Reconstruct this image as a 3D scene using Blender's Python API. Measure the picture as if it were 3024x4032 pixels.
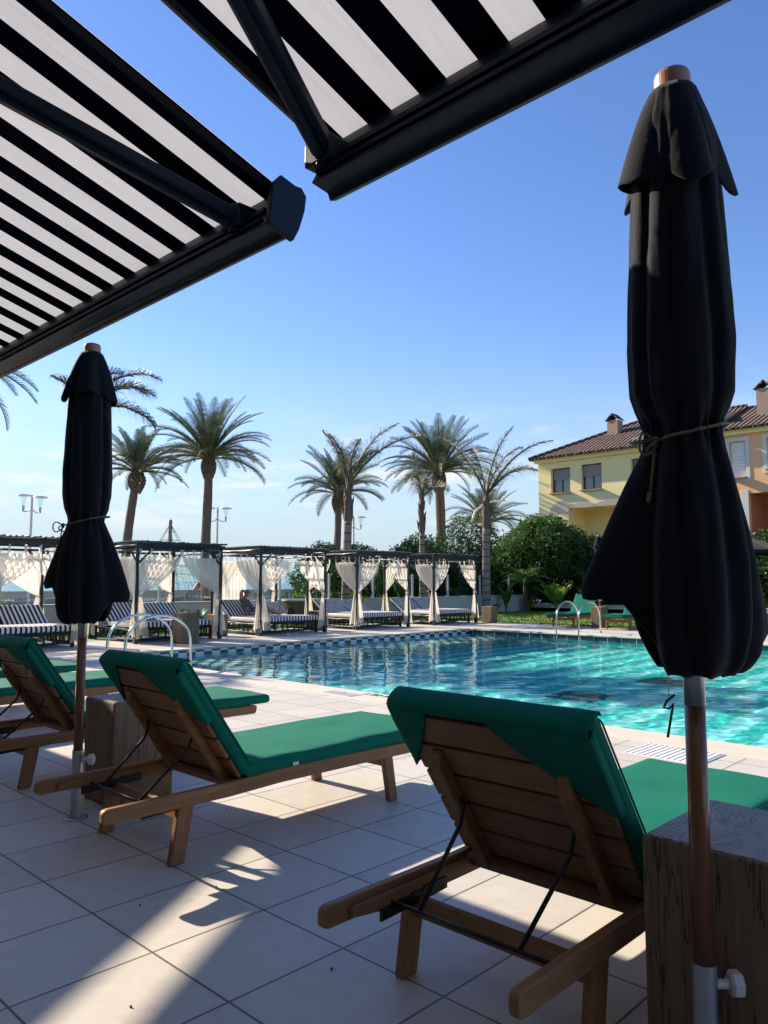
import bpy, bmesh, math, random
from mathutils import Vector, Matrix, noise
from math import sin, cos, pi, radians, sqrt, atan2
S = 1.4                       # all layout numbers below are in units of the camera height (1.4 m)
scene = bpy.context.scene
for o in list(bpy.data.objects): bpy.data.objects.remove(o)
COL = scene.collection
YAW, PITCH = radians(43.8), math.atan(277/3010)
# ---------------------------------------------------------------- camera
cam_d = bpy.data.cameras.new('camera'); cam = bpy.data.objects.new('camera', cam_d); COL.objects.link(cam)
cam.location = (0, 0, 1*S); cam.rotation_euler = (pi/2+PITCH, 0, YAW-pi/2)
cam_d.sensor_fit = 'VERTICAL'; cam_d.sensor_height = 36; cam_d.sensor_width = 27; cam_d.lens = 36*3010/4032
cam_d.clip_start = .05; cam_d.clip_end = 20000
scene.camera = cam
# ---------------------------------------------------------------- world, sun, exposure
SUN_TO = Vector((-.30, 1.95, 1)).normalized()
ELEV = math.asin(SUN_TO.z); AZ = atan2(SUN_TO.x, SUN_TO.y)
w = bpy.data.worlds.new('World'); scene.world = w; w.use_nodes = True
wt = w.node_tree; wt.nodes.clear()
def wn(t, **k):
    n = wt.nodes.new(t)
    for a, b in k.items(): setattr(n, a, b)
    return n
sky = wn('ShaderNodeTexSky', sky_type='NISHITA', sun_disc=False, sun_elevation=ELEV, sun_rotation=AZ, altitude=0, air_density=1.0, dust_density=.1, ozone_density=2.2)
bg = wn('ShaderNodeBackground'); bg.inputs['Strength'].default_value = .094
wo = wn('ShaderNodeOutputWorld')
tc = wn('ShaderNodeTexCoord'); sep = wn('ShaderNodeSeparateXYZ'); wt.links.new(tc.outputs['Generated'], sep.inputs[0])
mp = wn('ShaderNodeMapping'); mp.inputs['Scale'].default_value = (1, 1, 5.5); wt.links.new(tc.outputs['Generated'], mp.inputs[0])
cn = wn('ShaderNodeTexNoise'); cn.inputs['Scale'].default_value = 7; cn.inputs['Detail'].default_value = 9; cn.inputs['Roughness'].default_value = .6
wt.links.new(mp.outputs[0], cn.inputs['Vector'])
cr = wn('ShaderNodeMapRange'); cr.inputs['From Min'].default_value = .47; cr.inputs['From Max'].default_value = .70; cr.interpolation_type = 'SMOOTHSTEP'
wt.links.new(cn.outputs['Fac'], cr.inputs['Value'])
e1 = wn('ShaderNodeMapRange'); e1.interpolation_type = 'SMOOTHSTEP'; e1.inputs['From Min'].default_value = .05; e1.inputs['From Max'].default_value = .10
e2 = wn('ShaderNodeMapRange'); e2.interpolation_type = 'SMOOTHSTEP'; e2.inputs['From Min'].default_value = .24; e2.inputs['From Max'].default_value = .13
for e in (e1, e2): wt.links.new(sep.outputs['Z'], e.inputs['Value'])
m1 = wn('ShaderNodeMath', operation='MULTIPLY'); m2 = wn('ShaderNodeMath', operation='MULTIPLY'); m3 = wn('ShaderNodeMath', operation='MULTIPLY')
wt.links.new(e1.outputs[0], m1.inputs[0]); wt.links.new(e2.outputs[0], m1.inputs[1]); wt.links.new(m1.outputs[0], m2.inputs[0]); wt.links.new(cr.outputs[0], m2.inputs[1])
wt.links.new(m2.outputs[0], m3.inputs[0]); m3.inputs[1].default_value = 1.0
mx = wn('ShaderNodeMixRGB'); mx.inputs[2].default_value = (4.5, 4.55, 4.6, 1)
wt.links.new(m3.outputs[0], mx.inputs[0]); hs = wn('ShaderNodeHueSaturation'); hs.inputs['Saturation'].default_value = 1.17; tn_ = wn('ShaderNodeMixRGB', blend_type='MULTIPLY'); tn_.inputs[0].default_value = 1; tn_.inputs[2].default_value = (.96, .88, .98, 1); wt.links.new(sky.outputs[0], tn_.inputs[1]); wt.links.new(tn_.outputs[0], hs.inputs['Color']); 
hz_ = wn('ShaderNodeMapRange'); hz_.interpolation_type = 'SMOOTHERSTEP'; hz_.inputs['From Min'].default_value = .35; hz_.inputs['From Max'].default_value = -.05; hz_.inputs['To Max'].default_value = 1.0
wt.links.new(sep.outputs['Z'], hz_.inputs['Value']); mh = wn('ShaderNodeMixRGB'); mh.inputs[2].default_value = (2.45, 3.15, 3.5, 1)
wt.links.new(hz_.outputs[0], mh.inputs[0]); wt.links.new(hs.outputs[0], mh.inputs[1]); wt.links.new(mh.outputs[0], mx.inputs[1])
wt.links.new(mx.outputs[0], bg.inputs['Color']); wt.links.new(bg.outputs[0], wo.inputs['Surface'])
sl = bpy.data.lights.new('sun', 'SUN'); sun = bpy.data.objects.new('sun', sl); COL.objects.link(sun)
sl.energy = 4.6; sl.angle = radians(.53); sl.color = (1, .87, .69)
sun.rotation_euler = (-SUN_TO).to_track_quat('-Z', 'Y').to_euler(); sun.location = (0, 0, 30); sl.cycles.is_caustics_light = True
vs = scene.view_settings; vs.view_transform = 'Standard'; vs.look = 'None'; vs.exposure = 1.25; vs.gamma = 1
scene.render.film_transparent = False
cy = scene.cycles
cy.use_denoising = True; cy.max_bounces = 8; cy.diffuse_bounces = 4; cy.glossy_bounces = 4; cy.transmission_bounces = 6; cy.transparent_max_bounces = 40
cy.sample_clamp_indirect = 4; cy.caustics_reflective = False; cy.caustics_refractive = True
# ---------------------------------------------------------------- scene helpers
class MB:
    """collects shapes; build() links them as ONE mesh object"""
    def __init__(s): s.v = []; s.f = []; s.m = []; s.mi = 0
    def add(s, vs, fs):
        b = len(s.v); s.v += [tuple(p) for p in vs]
        for f in fs: s.f.append([b+i for i in f]); s.m.append(s.mi)
        return s
    def box(s, x0, y0, z0, x1, y1, z1):
        return s.add([(x, y, z) for z in (z0, z1) for y in (y0, y1) for x in (x0, x1)],
                     [(0, 2, 3, 1), (4, 5, 7, 6), (0, 1, 5, 4), (2, 6, 7, 3), (0, 4, 6, 2), (1, 3, 7, 5)])
    def hexa(s, a, b):   # two quads (bottom, top) of 4 points each
        return s.add(list(a)+list(b), [(3, 2, 1, 0), (4, 5, 6, 7), (0, 1, 5, 4), (1, 2, 6, 5), (2, 3, 7, 6), (3, 0, 4, 7)])
    def bar(s, p, q, w, h, up=(0, 0, 1)):
        p, q = Vector(p), Vector(q); d = (q-p).normalized(); r = d.cross(Vector(up)).normalized(); u = r.cross(d)
        k = [r*a*w/2+u*b*h/2 for a, b in ((-1, -1), (1, -1), (1, 1), (-1, 1))]
        return s.hexa([p+e for e in k], [q+e for e in k])
    def prism(s, pts, axis, a, b):  # 2D polygon extruded along axis x/y/z between a and b
        def P(u, w_, t): return {'x': (t, u, w_), 'y': (u, t, w_), 'z': (u, w_, t)}[axis]
        n = len(pts)
        return s.add([P(u, v, a) for u, v in pts]+[P(u, v, b) for u, v in pts],
                     [tuple(range(n)), tuple(range(2*n-1, n-1, -1))]+[(i, i+n, (i+1) % n+n, (i+1) % n) for i in range(n)])
    def tube(s, pts, r, n=8, cap=True):
        pts = [Vector(p) for p in pts]; rs = r if isinstance(r, (list, tuple)) else [r]*len(pts)
        vs, fs = [], []; pr = None
        for i, p in enumerate(pts):
            d = (pts[min(i+1, len(pts)-1)]-pts[max(i-1, 0)]).normalized()
            if pr is None:
                pr = d.orthogonal().normalized()
            pr = (pr-d*pr.dot(d)).normalized(); q = d.cross(pr)
            for k in range(n):
                a = 2*pi*k/n; vs.append(p+(pr*cos(a)+q*sin(a))*rs[i])
        for i in range(len(pts)-1):
            for k in range(n): fs.append((i*n+k, i*n+(k+1) % n, (i+1)*n+(k+1) % n, (i+1)*n+k))
        if cap: fs.append(tuple(range(n-1, -1, -1))); fs.append(tuple((len(pts)-1)*n+k for k in range(n)))
        return s.add(vs, fs)
    def lathe(s, prof, c=(0, 0), n=24, cap=True):
        return s.tubeZ([(c[0], c[1], z) for r, z in prof], [r for r, z in prof], n, cap)
    def tubeZ(s, pts, rs, n, cap=True):
        vs, fs = [], []
        for p, r in zip(pts, rs):
            for k in range(n): a = 2*pi*k/n; vs.append((p[0]+r*cos(a), p[1]+r*sin(a), p[2]))
        m = len(pts)
        for i in range(m-1):
            for k in range(n): fs.append((i*n+k, i*n+(k+1) % n, (i+1)*n+(k+1) % n, (i+1)*n+k))
        if cap: fs.append(tuple(range(n-1, -1, -1))); fs.append(tuple((m-1)*n+k for k in range(n)))
        return s.add(vs, fs)
    def grid(s, fn, nu, nv, closed_u=False):
        vs = [fn(i/nu, j/nv) for j in range(nv+1) for i in range(nu if closed_u else nu+1)]
        W = nu if closed_u else nu+1
        fs = [(j*W+i, j*W+(i+1) % W, (j+1)*W+(i+1) % W, (j+1)*W+i) for j in range(nv) for i in range(nu)]
        return s.add(vs, fs)
    def build(s, name, mats, parent=None, smooth=False, bevel=0, seg=2, solid=0, sub=0, loc=None):
        me = bpy.data.meshes.new(name)
        me.from_pydata([(x*S, y*S, z*S) for x, y, z in s.v], [], s.f)
        if not isinstance(mats, (list, tuple)): mats = [mats]
        for m in mats: me.materials.append(m)
        if len(mats) > 1: me.polygons.foreach_set('material_index', s.m)
        if smooth: me.polygons.foreach_set('use_smooth', [True]*len(me.polygons))
        me.update()
        o = bpy.data.objects.new(name, me); COL.objects.link(o)
        if parent: o.parent = parent
        if loc: o.location = [c*S for c in loc]
        if solid: md = o.modifiers.new('solid', 'SOLIDIFY'); md.thickness = solid*S; md.offset = 0
        if bevel:
            md = o.modifiers.new('bevel', 'BEVEL'); md.width = bevel*S; md.segments = seg; md.limit_method = 'ANGLE'; md.angle_limit = radians(35)
        if sub: md = o.modifiers.new('sub', 'SUBSURF'); md.levels = sub; md.render_levels = sub
        return o
def tag(o, label=None, cat=None, group=None, kind=None):
    for k, v in (('label', label), ('category', cat), ('group', group), ('kind', kind)):
        if v: o[k] = v
    return o
def thing(name, label, cat, loc=(0, 0, 0), rz=0, group=None):
    o = bpy.data.objects.new(name, None); COL.objects.link(o); o.empty_display_size = .1
    o.location = [c*S for c in loc]; o.rotation_euler = (0, 0, rz)
    return tag(o, label, cat, group)
def dup(root, loc, rz=0, label=None, scale=None, group=None):
    kids = {}
    for o in bpy.data.objects:
        if o.parent: kids.setdefault(o.parent.name, []).append(o)
    def cp(o, par):
        c = o.copy(); COL.objects.link(c)
        if par: c.parent = par
        for ch in kids.get(o.name, []): cp(ch, c)
        return c
    r = cp(root, None); r.location = [c*S for c in loc]; r.rotation_euler = (0, 0, rz)
    if label: r['label'] = label
    if group: r['group'] = group
    if scale: r.scale = (scale,)*3 if not isinstance(scale, tuple) else scale
    return r
def struct(o): o['kind'] = 'structure'; return o
# ---------------------------------------------------------------- materials
class NT:
    def __init__(s, name):
        s.m = bpy.data.materials.new(name); s.m.use_nodes = True; s.t = s.m.node_tree; s.t.nodes.clear()
        s.out = s.t.nodes.new('ShaderNodeOutputMaterial')
    def n(s, typ, ins=None, **k):
        nd = s.t.nodes.new('ShaderNode'+typ)
        for a, b in k.items(): setattr(nd, a, b)
        for a, b in (ins or {}).items():
            sk = nd.inputs[a]
            if hasattr(b, 'links') or isinstance(b, bpy.types.NodeSocket): s.t.links.new(b, sk)
            elif isinstance(b, bpy.types.Node): s.t.links.new(b.outputs[0], sk)
            else:
                if isinstance(b, tuple) and len(b) == 3 and sk.type == 'RGBA': b = (*b, 1)
                sk.default_value = b
        return nd
    def math(s, op, a, b=None, c=None):
        ins = {0: a}
        if b is not None: ins[1] = b
        if c is not None: ins[2] = c
        return s.n('Math', ins, operation=op).outputs[0]
    def mix(s, f, a, b): return s.n('MixRGB', {0: f, 1: a, 2: b}).outputs[0]
    def obj(s): return s.n('TexCoord').outputs['Object']
    def pos(s): return s.n('NewGeometry').outputs['Position']
    def sep(s, v): return s.n('SeparateXYZ', {0: v}).outputs
    def noise(s, v, sc, det=4, rough=.5, dist=0): return s.n('TexNoise', {'Vector': v, 'Scale': sc, 'Detail': det, 'Roughness': rough, 'Distortion': dist}).outputs['Fac']
    def map(s, v, sc=(1, 1, 1), rot=(0, 0, 0), loc=(0, 0, 0)): return s.n('Mapping', {'Vector': v, 'Scale': sc, 'Rotation': rot, 'Location': loc}).outputs[0]
    def ramp(s, f, a, b, lo=0, hi=1): return s.n('MapRange', {'Value': f, 'From Min': a, 'From Max': b, 'To Min': lo, 'To Max': hi}).outputs[0]
    def bump(s, h, st=.3, d=.01, nrm=None):
        i = {'Height': h, 'Strength': st, 'Distance': d}
        if nrm is not None: i['Normal'] = nrm
        return s.n('Bump', i).outputs[0]
    def pbr(s, col, rough=.5, metal=0, nrm=None, spec=.5, **k):
        i = {'Base Color': col, 'Roughness': rough, 'Metallic': metal, 'Specular IOR Level': spec}
        if nrm is not None: i['Normal'] = nrm
        i.update(k)
        return s.n('BsdfPrincipled', i).outputs[0]
    def done(s, sh): s.t.links.new(sh, s.out.inputs['Surface']); return s.m
def simple(name, col, rough=.5, metal=0, nscale=0, var=.15, bump=0, spec=.5):
    t = NT(name); nr = None; c = (*col, 1)
    if nscale:
        f = t.noise(t.obj(), nscale, 5, .6)
        c = t.mix(f, tuple(x*(1-var) for x in col)+(1,), tuple(min(1, x*(1+var)) for x in col)+(1,))
        if bump: nr = t.bump(f, bump, .01)
    return t.done(t.pbr(c, rough, metal, nr, spec))
def wood(name, c1, c2, axis='x', rough=.55, scale=1, gloss=.3):
    t = NT(name); o = t.obj()
    sc = {'x': (1.2, 14, 14), 'y': (14, 1.2, 14), 'z': (14, 14, 1.2)}[axis]
    v = t.map(o, tuple(a*scale for a in sc))
    f = t.noise(v, 2.2, 8, .65, .8); g = t.noise(t.map(o, tuple(a*scale*4 for a in sc)), 3, 4, .6)
    b = t.noise(o, 2.2, 2)
    rnd = t.n('ObjectInfo').outputs['Random']
    c = t.mix(t.ramp(f, .3, .7), c1, c2)
    c = t.mix(t.ramp(b, .35, .75, 0, .45), c, tuple(x*.62 for x in c1[:3])+(1,))
    c = t.n('HueSaturation', {'Color': c, 'Value': t.ramp(rnd, 0, 1, .85, 1.12)}).outputs[0]
    h = t.math('ADD', f, t.math('MULTIPLY', g, .5))
    return t.done(t.pbr(c, rough, 0, t.bump(h, .35, .004), gloss))
M = {}
# deck tiles in two flavours share the joint grid
def tile_mat():
    t = NT('deck_tiles'); p = t.pos(); x, y, z = t.sep(p)
    def line(c, x0, pitch, wdt=.0035):
        u = t.math('DIVIDE', t.math('SUBTRACT', c, x0*S), pitch*S)
        fl = t.math('FLOOR', u); fr = t.math('SUBTRACT', u, fl)
        d = t.math('SUBTRACT', .5, t.math('ABSOLUTE', t.math('SUBTRACT', fr, .5)))
        return fl, t.math('LESS_THAN', d, wdt/pitch/1.0)
    fx, lx = line(x, 1.135, .3745); fy, ly = line(y, 1.603, .3563)
    j = t.math('MAXIMUM', lx, ly)
    cv = t.n('CombineXYZ', {0: fx, 1: fy, 2: 0.0}).outputs[0]
    rn = t.n('TexWhiteNoise', {'Vector': cv}).outputs[0]
    n1 = t.noise(p, 1.7, 6, .6); n2 = t.noise(t.map(p, (1, 1, 1), loc=(7, 3, 1)), 11, 5, .65); n3 = t.noise(p, 70, 3, .6)
    c = t.mix(n1, (.47, .44, .385, 1), (.61, .575, .505, 1))
    c = t.mix(t.ramp(n2, .35, .7, 0, .5), c, (.42, .385, .345, 1))
    c = t.mix(t.ramp(rn, 0, 1, 0, .38), c, (.70, .67, .60, 1))
    spot = t.ramp(t.noise(t.map(p, loc=(3, 9, 2)), 6, 4, .7), .60, .72, 0, .35)
    c = t.mix(spot, c, (.3, .27, .24, 1))
    c = t.mix(j, c, (.13, .11, .095, 1))
    hh = t.math('SUBTRACT', t.math('MULTIPLY', n3, .08), t.math('MULTIPLY', j, 1.0))
    return t.done(t.pbr(c, t.ramp(n2, 0, 1, .42, .62), 0, t.bump(hh, .5, .003), .35))
M['tile'] = tile_mat()
def coping_mat():
    t = NT('coping_stone'); p = t.obj(); x, y, z = t.sep(p)
    u = t.math('FRACT', t.math('DIVIDE', t.math('ADD', t.math('ADD', x, y), 100*S), .70*S))
    j = t.math('LESS_THAN', u, .006)
    n1 = t.noise(p, 3, 6, .65); n2 = t.noise(p, 60, 3)
    c = t.mix(n1, (.56, .50, .41, 1), (.68, .62, .53, 1)); c = t.mix(j, c, (.3, .26, .2, 1))
    return t.done(t.pbr(c, .6, 0, t.bump(t.math('SUBTRACT', t.math('MULTIPLY', n2, .2), j), .4, .003), .3))
M['coping'] = coping_mat()
def checker_mat(name, size, c1, c2, rough=.25, off=(0, 0, 0), line=None):
    t = NT(name); p = t.map(t.pos(), loc=tuple(o*S for o in off))
    ck = t.n('TexChecker', {'Vector': p, 'Color1': c1, 'Color2': c2, 'Scale': 1/(size*S)}).outputs[0]
    n = t.noise(p, 12, 3); c = t.mix(t.ramp(n, .3, .7, 0, .15), ck, (.25, .3, .3, 1))
    return t.done(t.pbr(c, rough))
M['checker'] = checker_mat('black_white_pool_tiles', .148, (.02, .035, .04, 1), (.78, .80, .78, 1), off=(.01, .013, .052))
M['smallcheck'] = checker_mat('teal_mosaic_tiles', .085, (.01, .07, .08, 1), (.30, .60, .60, 1), off=(.01, .013, .02))
def darkband():
    t = NT('dark_band_tiles'); p = t.pos(); x, y, z = t.sep(p)
    u = t.math('FRACT', t.math('DIVIDE', t.math('ADD', t.math('ADD', x, y), 100*S), .285*S)); j = t.math('LESS_THAN', u, .035)
    c = t.mix(t.noise(p, 5, 4), (.018, .045, .05, 1), (.04, .085, .09, 1)); c = t.mix(j, c, (.65, .66, .62, 1))
    return t.done(t.pbr(c, .25))
M['darkband'] = darkband()
def pool_floor():
    t = NT('striped_pool_floor'); p = t.pos(); x, y, z = t.sep(p)
    wv = t.math('MULTIPLY', t.math('SUBTRACT', t.noise(p, 1.3, 2), .5), .25)
    u = t.math('FRACT', t.math('DIVIDE', t.math('ADD', t.math('ADD', y, wv), 100*S), .437*S))
    s_ = t.ramp(t.math('ABSOLUTE', t.math('SUBTRACT', u, .5)), .235, .265)
    mos = t.n('TexChecker', {'Vector': p, 'Color1': (.05, .62, .55, 1), 'Color2': (.12, .75, .68, 1), 'Scale': 7.0}).outputs[0]
    lite = t.mix(t.noise(p, 3, 3), (.40, .95, .93, 1), (.55, .98, .96, 1))
    c = t.mix(s_, mos, lite)
    return t.done(t.pbr(c, .5))
M['poolfloor'] = pool_floor()
def water():   # smooth real waves carry the ripples so that the sun draws its caustics on the pool floor
    t = NT('pool_water')
    return t.done(t.n('BsdfGlass', {'Color': (.74, .985, .995, 1), 'Roughness': 0.0, 'IOR': 1.16}).outputs[0])
M['water'] = water()
def sea():
    t = NT('sea_water'); p = t.pos(); n = t.noise(t.map(p, (.02, .15, 1), rot=(0, 0, .1)), 3, 6, .6)
    nr = t.bump(t.noise(t.map(p, (.5, 1.5, 1)), 1.2, 4), .5, .3)
    return t.done(t.pbr(t.mix(n, (.16, .30, .34, 1), (.24, .38, .42, 1)), .35, 0, nr))
M['sea'] = sea()
def grass():
    t = NT('lawn'); p = t.pos(); n = t.noise(p, 1.1, 6, .7); n2 = t.noise(p, 40, 3, .7)
    c = t.mix(n, (.10, .17, .025, 1), (.22, .30, .05, 1)); c = t.mix(t.ramp(n2, .3, .7, 0, .5), c, (.06, .11, .015, 1))
    return t.done(t.pbr(c, .9, 0, t.bump(n2, .8, .05), .1))
M['grass'] = grass()
M['blade'] = simple('grass_blades', (.17, .27, .04), .7, 0, 3, .35)
M['soil'] = simple('planting_soil', (.07, .05, .035), .95, 0, 8, .3, .5)
M['paving'] = simple('promenade_paving', (.42, .38, .33), .85, 0, .8, .15, .2)
M['sand'] = simple('beach_sand', (.50, .43, .33), .95, 0, 2, .15, .3)
M['ground'] = simple('earth_ground', (.34, .30, .25), .95, 0, .5, .2, .2)
M['teak'] = wood('teak', (.235, .108, .044, 1), (.39, .20, .09, 1), 'x')
M['teaky'] = wood('teak_crossgrain', (.215, .10, .042, 1), (.36, .185, .083, 1), 'y')
M['teakz'] = wood('teak_upright', (.215, .10, .042, 1), (.36, .185, .083, 1), 'z')
M['pole'] = wood('varnished_pole', (.15, .050, .020, 1), (.26, .095, .035, 1), 'z', .22, .6, .6)
M['cap'] = simple('wooden_cap', (.33, .17, .11), .35, 0, 6, .2)
def weathered():
    t = NT('weathered_timber'); o = t.obj(); x, y, z = t.sep(o)
    v = t.map(o, (11, 11, .55)); f = t.noise(v, 2.0, 9, .7, .5); crk = t.noise(t.map(o, (7, 7, .35), loc=(3, 1, 5)), 3.2, 3, .6, .3)
    c = t.mix(t.ramp(f, .3, .72), (.185, .13, .08, 1), (.265, .19, .125, 1))
    ck = t.ramp(t.math('ABSOLUTE', t.math('SUBTRACT', crk, .5)), 0, .012, 1, 0)
    c = t.mix(t.math('MULTIPLY', ck, .85), c, (.04, .025, .015, 1))
    return t.done(t.pbr(c, .85, 0, t.bump(t.math('SUBTRACT', f, t.math('MULTIPLY', ck, .8)), .9, .008), .2))
M['weather'] = weathered()
def endgrain():
    t = NT('timber_end_grain'); o = t.obj()
    v = t.map(o, (1, 1, .01), loc=(-.12, -.05, 0))
    rg = t.n('TexWave', {'Vector': v, 'Scale': 16, 'Distortion': 3.0, 'Detail': 3, 'Detail Scale': 1.2, 'Detail Roughness': .6}, wave_type='RINGS', rings_direction='Z').outputs['Fac']
    ck = t.ramp(t.math('ABSOLUTE', t.math('SUBTRACT', t.noise(t.map(o, (2, 7, 1)), 2.4, 3, .6, .8), .5)), 0, .016, 1, 0)
    f = t.noise(o, 18, 4)
    c = t.mix(rg, (.30, .235, .18, 1), (.43, .36, .29, 1)); c = t.mix(t.ramp(f, .3, .8, 0, .4), c, (.50, .43, .36, 1)); c = t.mix(t.math('MULTIPLY', ck, .45), c, (.10, .075, .055, 1))
    return t.done(t.pbr(c, .85, 0, t.bump(t.math('SUBTRACT', rg, ck), .5, .004), .2))
M['endgrain'] = endgrain()
def fabric(name, col, sheen=.2, wr=.25, rough=.9, weave=900):
    t = NT(name); o = t.obj(); n = t.noise(o, 3.0, 5, .6, .3); wv = t.noise(o, weave, 2, .5)
    c = t.mix(n, tuple(a*.85 for a in col)+(1,), tuple(a*1.12 for a in col)+(1,))
    h = t.math('ADD', n, t.math('MULTIPLY', wv, .02))
    return t.done(t.pbr(c, rough, 0, t.bump(t.math('ADD', h, t.math('MULTIPLY', t.noise(t.map(o, (1, 1, 1)), 14, 3, .6), .25)), wr, .02), .2, **{'Sheen Weight': sheen, 'Sheen Roughness': .5}))
M['green'] = fabric('green_canvas', (.003, .150, .095), 0)
M['black_fabric'] = fabric('black_canvas', (.005, .007, .012), .06, .5)
M['navy'] = simple('dark_powder_coated_metal', (.004, .013, .030), .5, 0, 4, .2, 0, .22)
def awn(col, trans, name):
    t = NT(name); o = t.obj(); n = t.noise(t.map(o, (.35, 2.2, 1)), 1.6, 4, .55, .2); d = t.noise(o, 3.5, 5, .7)
    fine = t.noise(o, 260, 2)
    c = t.mix(t.ramp(d, .45, .8, 0, .22), (*col, 1), tuple(a*.72 for a in col)+(1,))
    nr = t.bump(t.math('ADD', n, t.math('MULTIPLY', fine, .01)), .18, .05)
    df = t.n('BsdfDiffuse', {'Color': c, 'Normal': nr}).outputs[0]
    if trans == 0: return t.done(df)
    tl = t.n('BsdfTranslucent', {'Color': c, 'Normal': nr}).outputs[0]
    return t.done(t.n('MixShader', {0: trans, 1: df, 2: tl}).outputs[0])
M['awn_white'] = awn((.74, .725, .72), .50, 'white_awning_canvas'); M['awn_black'] = awn((.005, .009, .018), 0, 'black_awning_canvas'); M['hem'] = awn((.05, .055, .065), .3, 'charcoal_hem_canvas')
def curtain_mat():
    t = NT('sheer_curtain'); o = t.obj(); n = t.noise(o, 5, 4)
    c = t.mix(n, (.80, .745, .66, 1), (.88, .84, .78, 1))
    df = t.n('BsdfDiffuse', {'Color': c}).outputs[0]; tl = t.n('BsdfTranslucent', {'Color': c}).outputs[0]
    a = t.n('MixShader', {0: .5, 1: df, 2: tl}).outputs[0]
    return t.done(t.n('MixShader', {0: .26, 1: a, 2: t.n('BsdfTransparent').outputs[0]}).outputs[0])
M['curtain'] = curtain_mat()
def stripes():
    t = NT('black_white_stripes'); o = t.obj(); x, y, z = t.sep(o)
    u = t.math('FRACT', t.math('DIVIDE', t.math('ADD', x, 10*S), .0735*S)); s_ = t.math('LESS_THAN', u, .46)
    c = t.mix(s_, (.86, .84, .80, 1), (.016, .016, .022, 1))
    return t.done(t.pbr(c, .85, 0, t.bump(t.noise(o, 6, 4), .4, .02), .2))
M['stripes'] = stripes()
M['black_wood'] = simple('black_painted_wood', (.014, .018, .026), .42, 0, 12, .3, .3)
M['steel'] = simple('polished_steel', (.62, .62, .60), .16, 1.0)
M['satin'] = simple('satin_steel', (.45, .46, .46), .38, 1.0, 14, .25)
M['ratchet'] = simple('black_iron', (.012, .012, .014), .45, .3)
M['white_plastic'] = simple('white_plastic', (.72, .71, .68), .4)
M['rope'] = simple('olive_cord', (.16, .125, .075), .8, 0, 60, .3, .5)
M['white_paint'] = simple('white_wall_paint', (.52, .53, .47), .8, 0, 2, .1, .2)
M['dot'] = simple('dark_paint', (.05, .04, .04), .8)
def stucco(name, col, stain=None):
    t = NT(name); p = t.pos(); n = t.noise(p, 1.1, 6, .65); n2 = t.noise(p, 25, 4, .6)
    c = t.mix(n, tuple(a*.9 for a in col)+(1,), tuple(min(a*1.06, 1) for a in col)+(1,))
    st = t.ramp(t.noise(t.map(p, (1, .8, .15)), 2.5, 5, .6), .55, .8, 0, .25)
    c = t.mix(st, c, tuple(a*.72 for a in col)+(1,))
    return t.done(t.pbr(c, .9, 0, t.bump(n2, .4, .02), .1))
M['yellow'] = stucco('yellow_stucco', (.96, .80, .42)); M['orange'] = stucco('orange_stucco', (.88, .52, .28)); M['graystain'] = stucco('bare_grey_render', (.50, .45, .36))
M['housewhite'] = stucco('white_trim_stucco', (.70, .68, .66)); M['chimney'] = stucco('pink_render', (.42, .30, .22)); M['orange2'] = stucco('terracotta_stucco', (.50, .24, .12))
def rooftile():
    t = NT('clay_roof_tiles'); p = t.obj(); x, y, z = t.sep(p)
    a = t.math('SINE', t.math('MULTIPLY', y, 2*pi/.26)); b = t.math('FRACT', t.math('DIVIDE', x, .38))
    n = t.noise(p, 4, 5, .7); c = t.mix(t.ramp(n, .3, .7), (.080, .056, .048, 1), (.185, .135, .115, 1))
    c = t.mix(t.ramp(a, -1, -.3, .75, 0), c, (.03, .02, .018, 1)); c = t.mix(t.ramp(b, 0, .12, .7, 0), c, (.03, .02, .018, 1))
    return t.done(t.pbr(c, .9, 0, t.bump(t.math('ADD', a, t.math('MULTIPLY', b, .6)), 1, .05), .1))
M['rooftile'] = rooftile()
M['frame'] = simple('dark_window_frame', (.035, .025, .022), .5)
M['glass'] = simple('window_glass', (.12, .17, .18), .08, 0, 1, .4, 0, .9)
M['shutter'] = simple('grey_roller_shutter', (.30, .28, .25), .6); M['white_shutter'] = simple('white_roller_shutter', (.78, .78, .77), .6)
def clear_glass():
    t = NT('clear_glass'); fr = .07
    tr = t.n('BsdfTransparent', {'Color': (.86, .95, .93, 1)}).outputs[0]; gl = t.n('BsdfGlossy', {'Roughness': .02}).outputs[0]
    return t.done(t.n('MixShader', {0: fr, 1: tr, 2: gl}).outputs[0])
M['clear'] = clear_glass()
def leaf(name, c1, c2, tl=.35, nsc=2.0):
    t = NT(name); p = t.pos(); n = t.noise(p, nsc, 3); r = t.n('NewGeometry').outputs['Random Per Island']
    c = t.mix(n, (*c1, 1), (*c2, 1)); c = t.n('HueSaturation', {'Color': c, 'Value': t.ramp(r, 0, 1, .55, 1.5), 'Hue': t.ramp(r, 0, 1, .48, .52)}).outputs[0]
    pb = t.pbr(c, .5, 0, None, .35); tr = t.n('BsdfTranslucent', {'Color': c}).outputs[0]
    return t.done(t.n('MixShader', {0: tl, 1: pb, 2: tr}).outputs[0])
M['leaf_dark'] = leaf('dark_leaves', (.022, .06, .018), (.045, .095, .025)); M['leaf_mid'] = leaf('mid_green_leaves', (.048, .115, .025), (.090, .175, .036))
M['leaf_light'] = leaf('bright_leaves', (.10, .20, .03), (.17, .28, .04)); M['leaf_palm'] = leaf('palm_leaflets', (.042, .085, .052), (.080, .125, .070), .25)
M['leaf_queen'] = leaf('queen_palm_leaflets', (.075, .10, .055), (.14, .14, .085), .3); M['leaf_dry'] = leaf('olive_palm_leaflets', (.15, .14, .05), (.21, .19, .07), .3)
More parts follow.
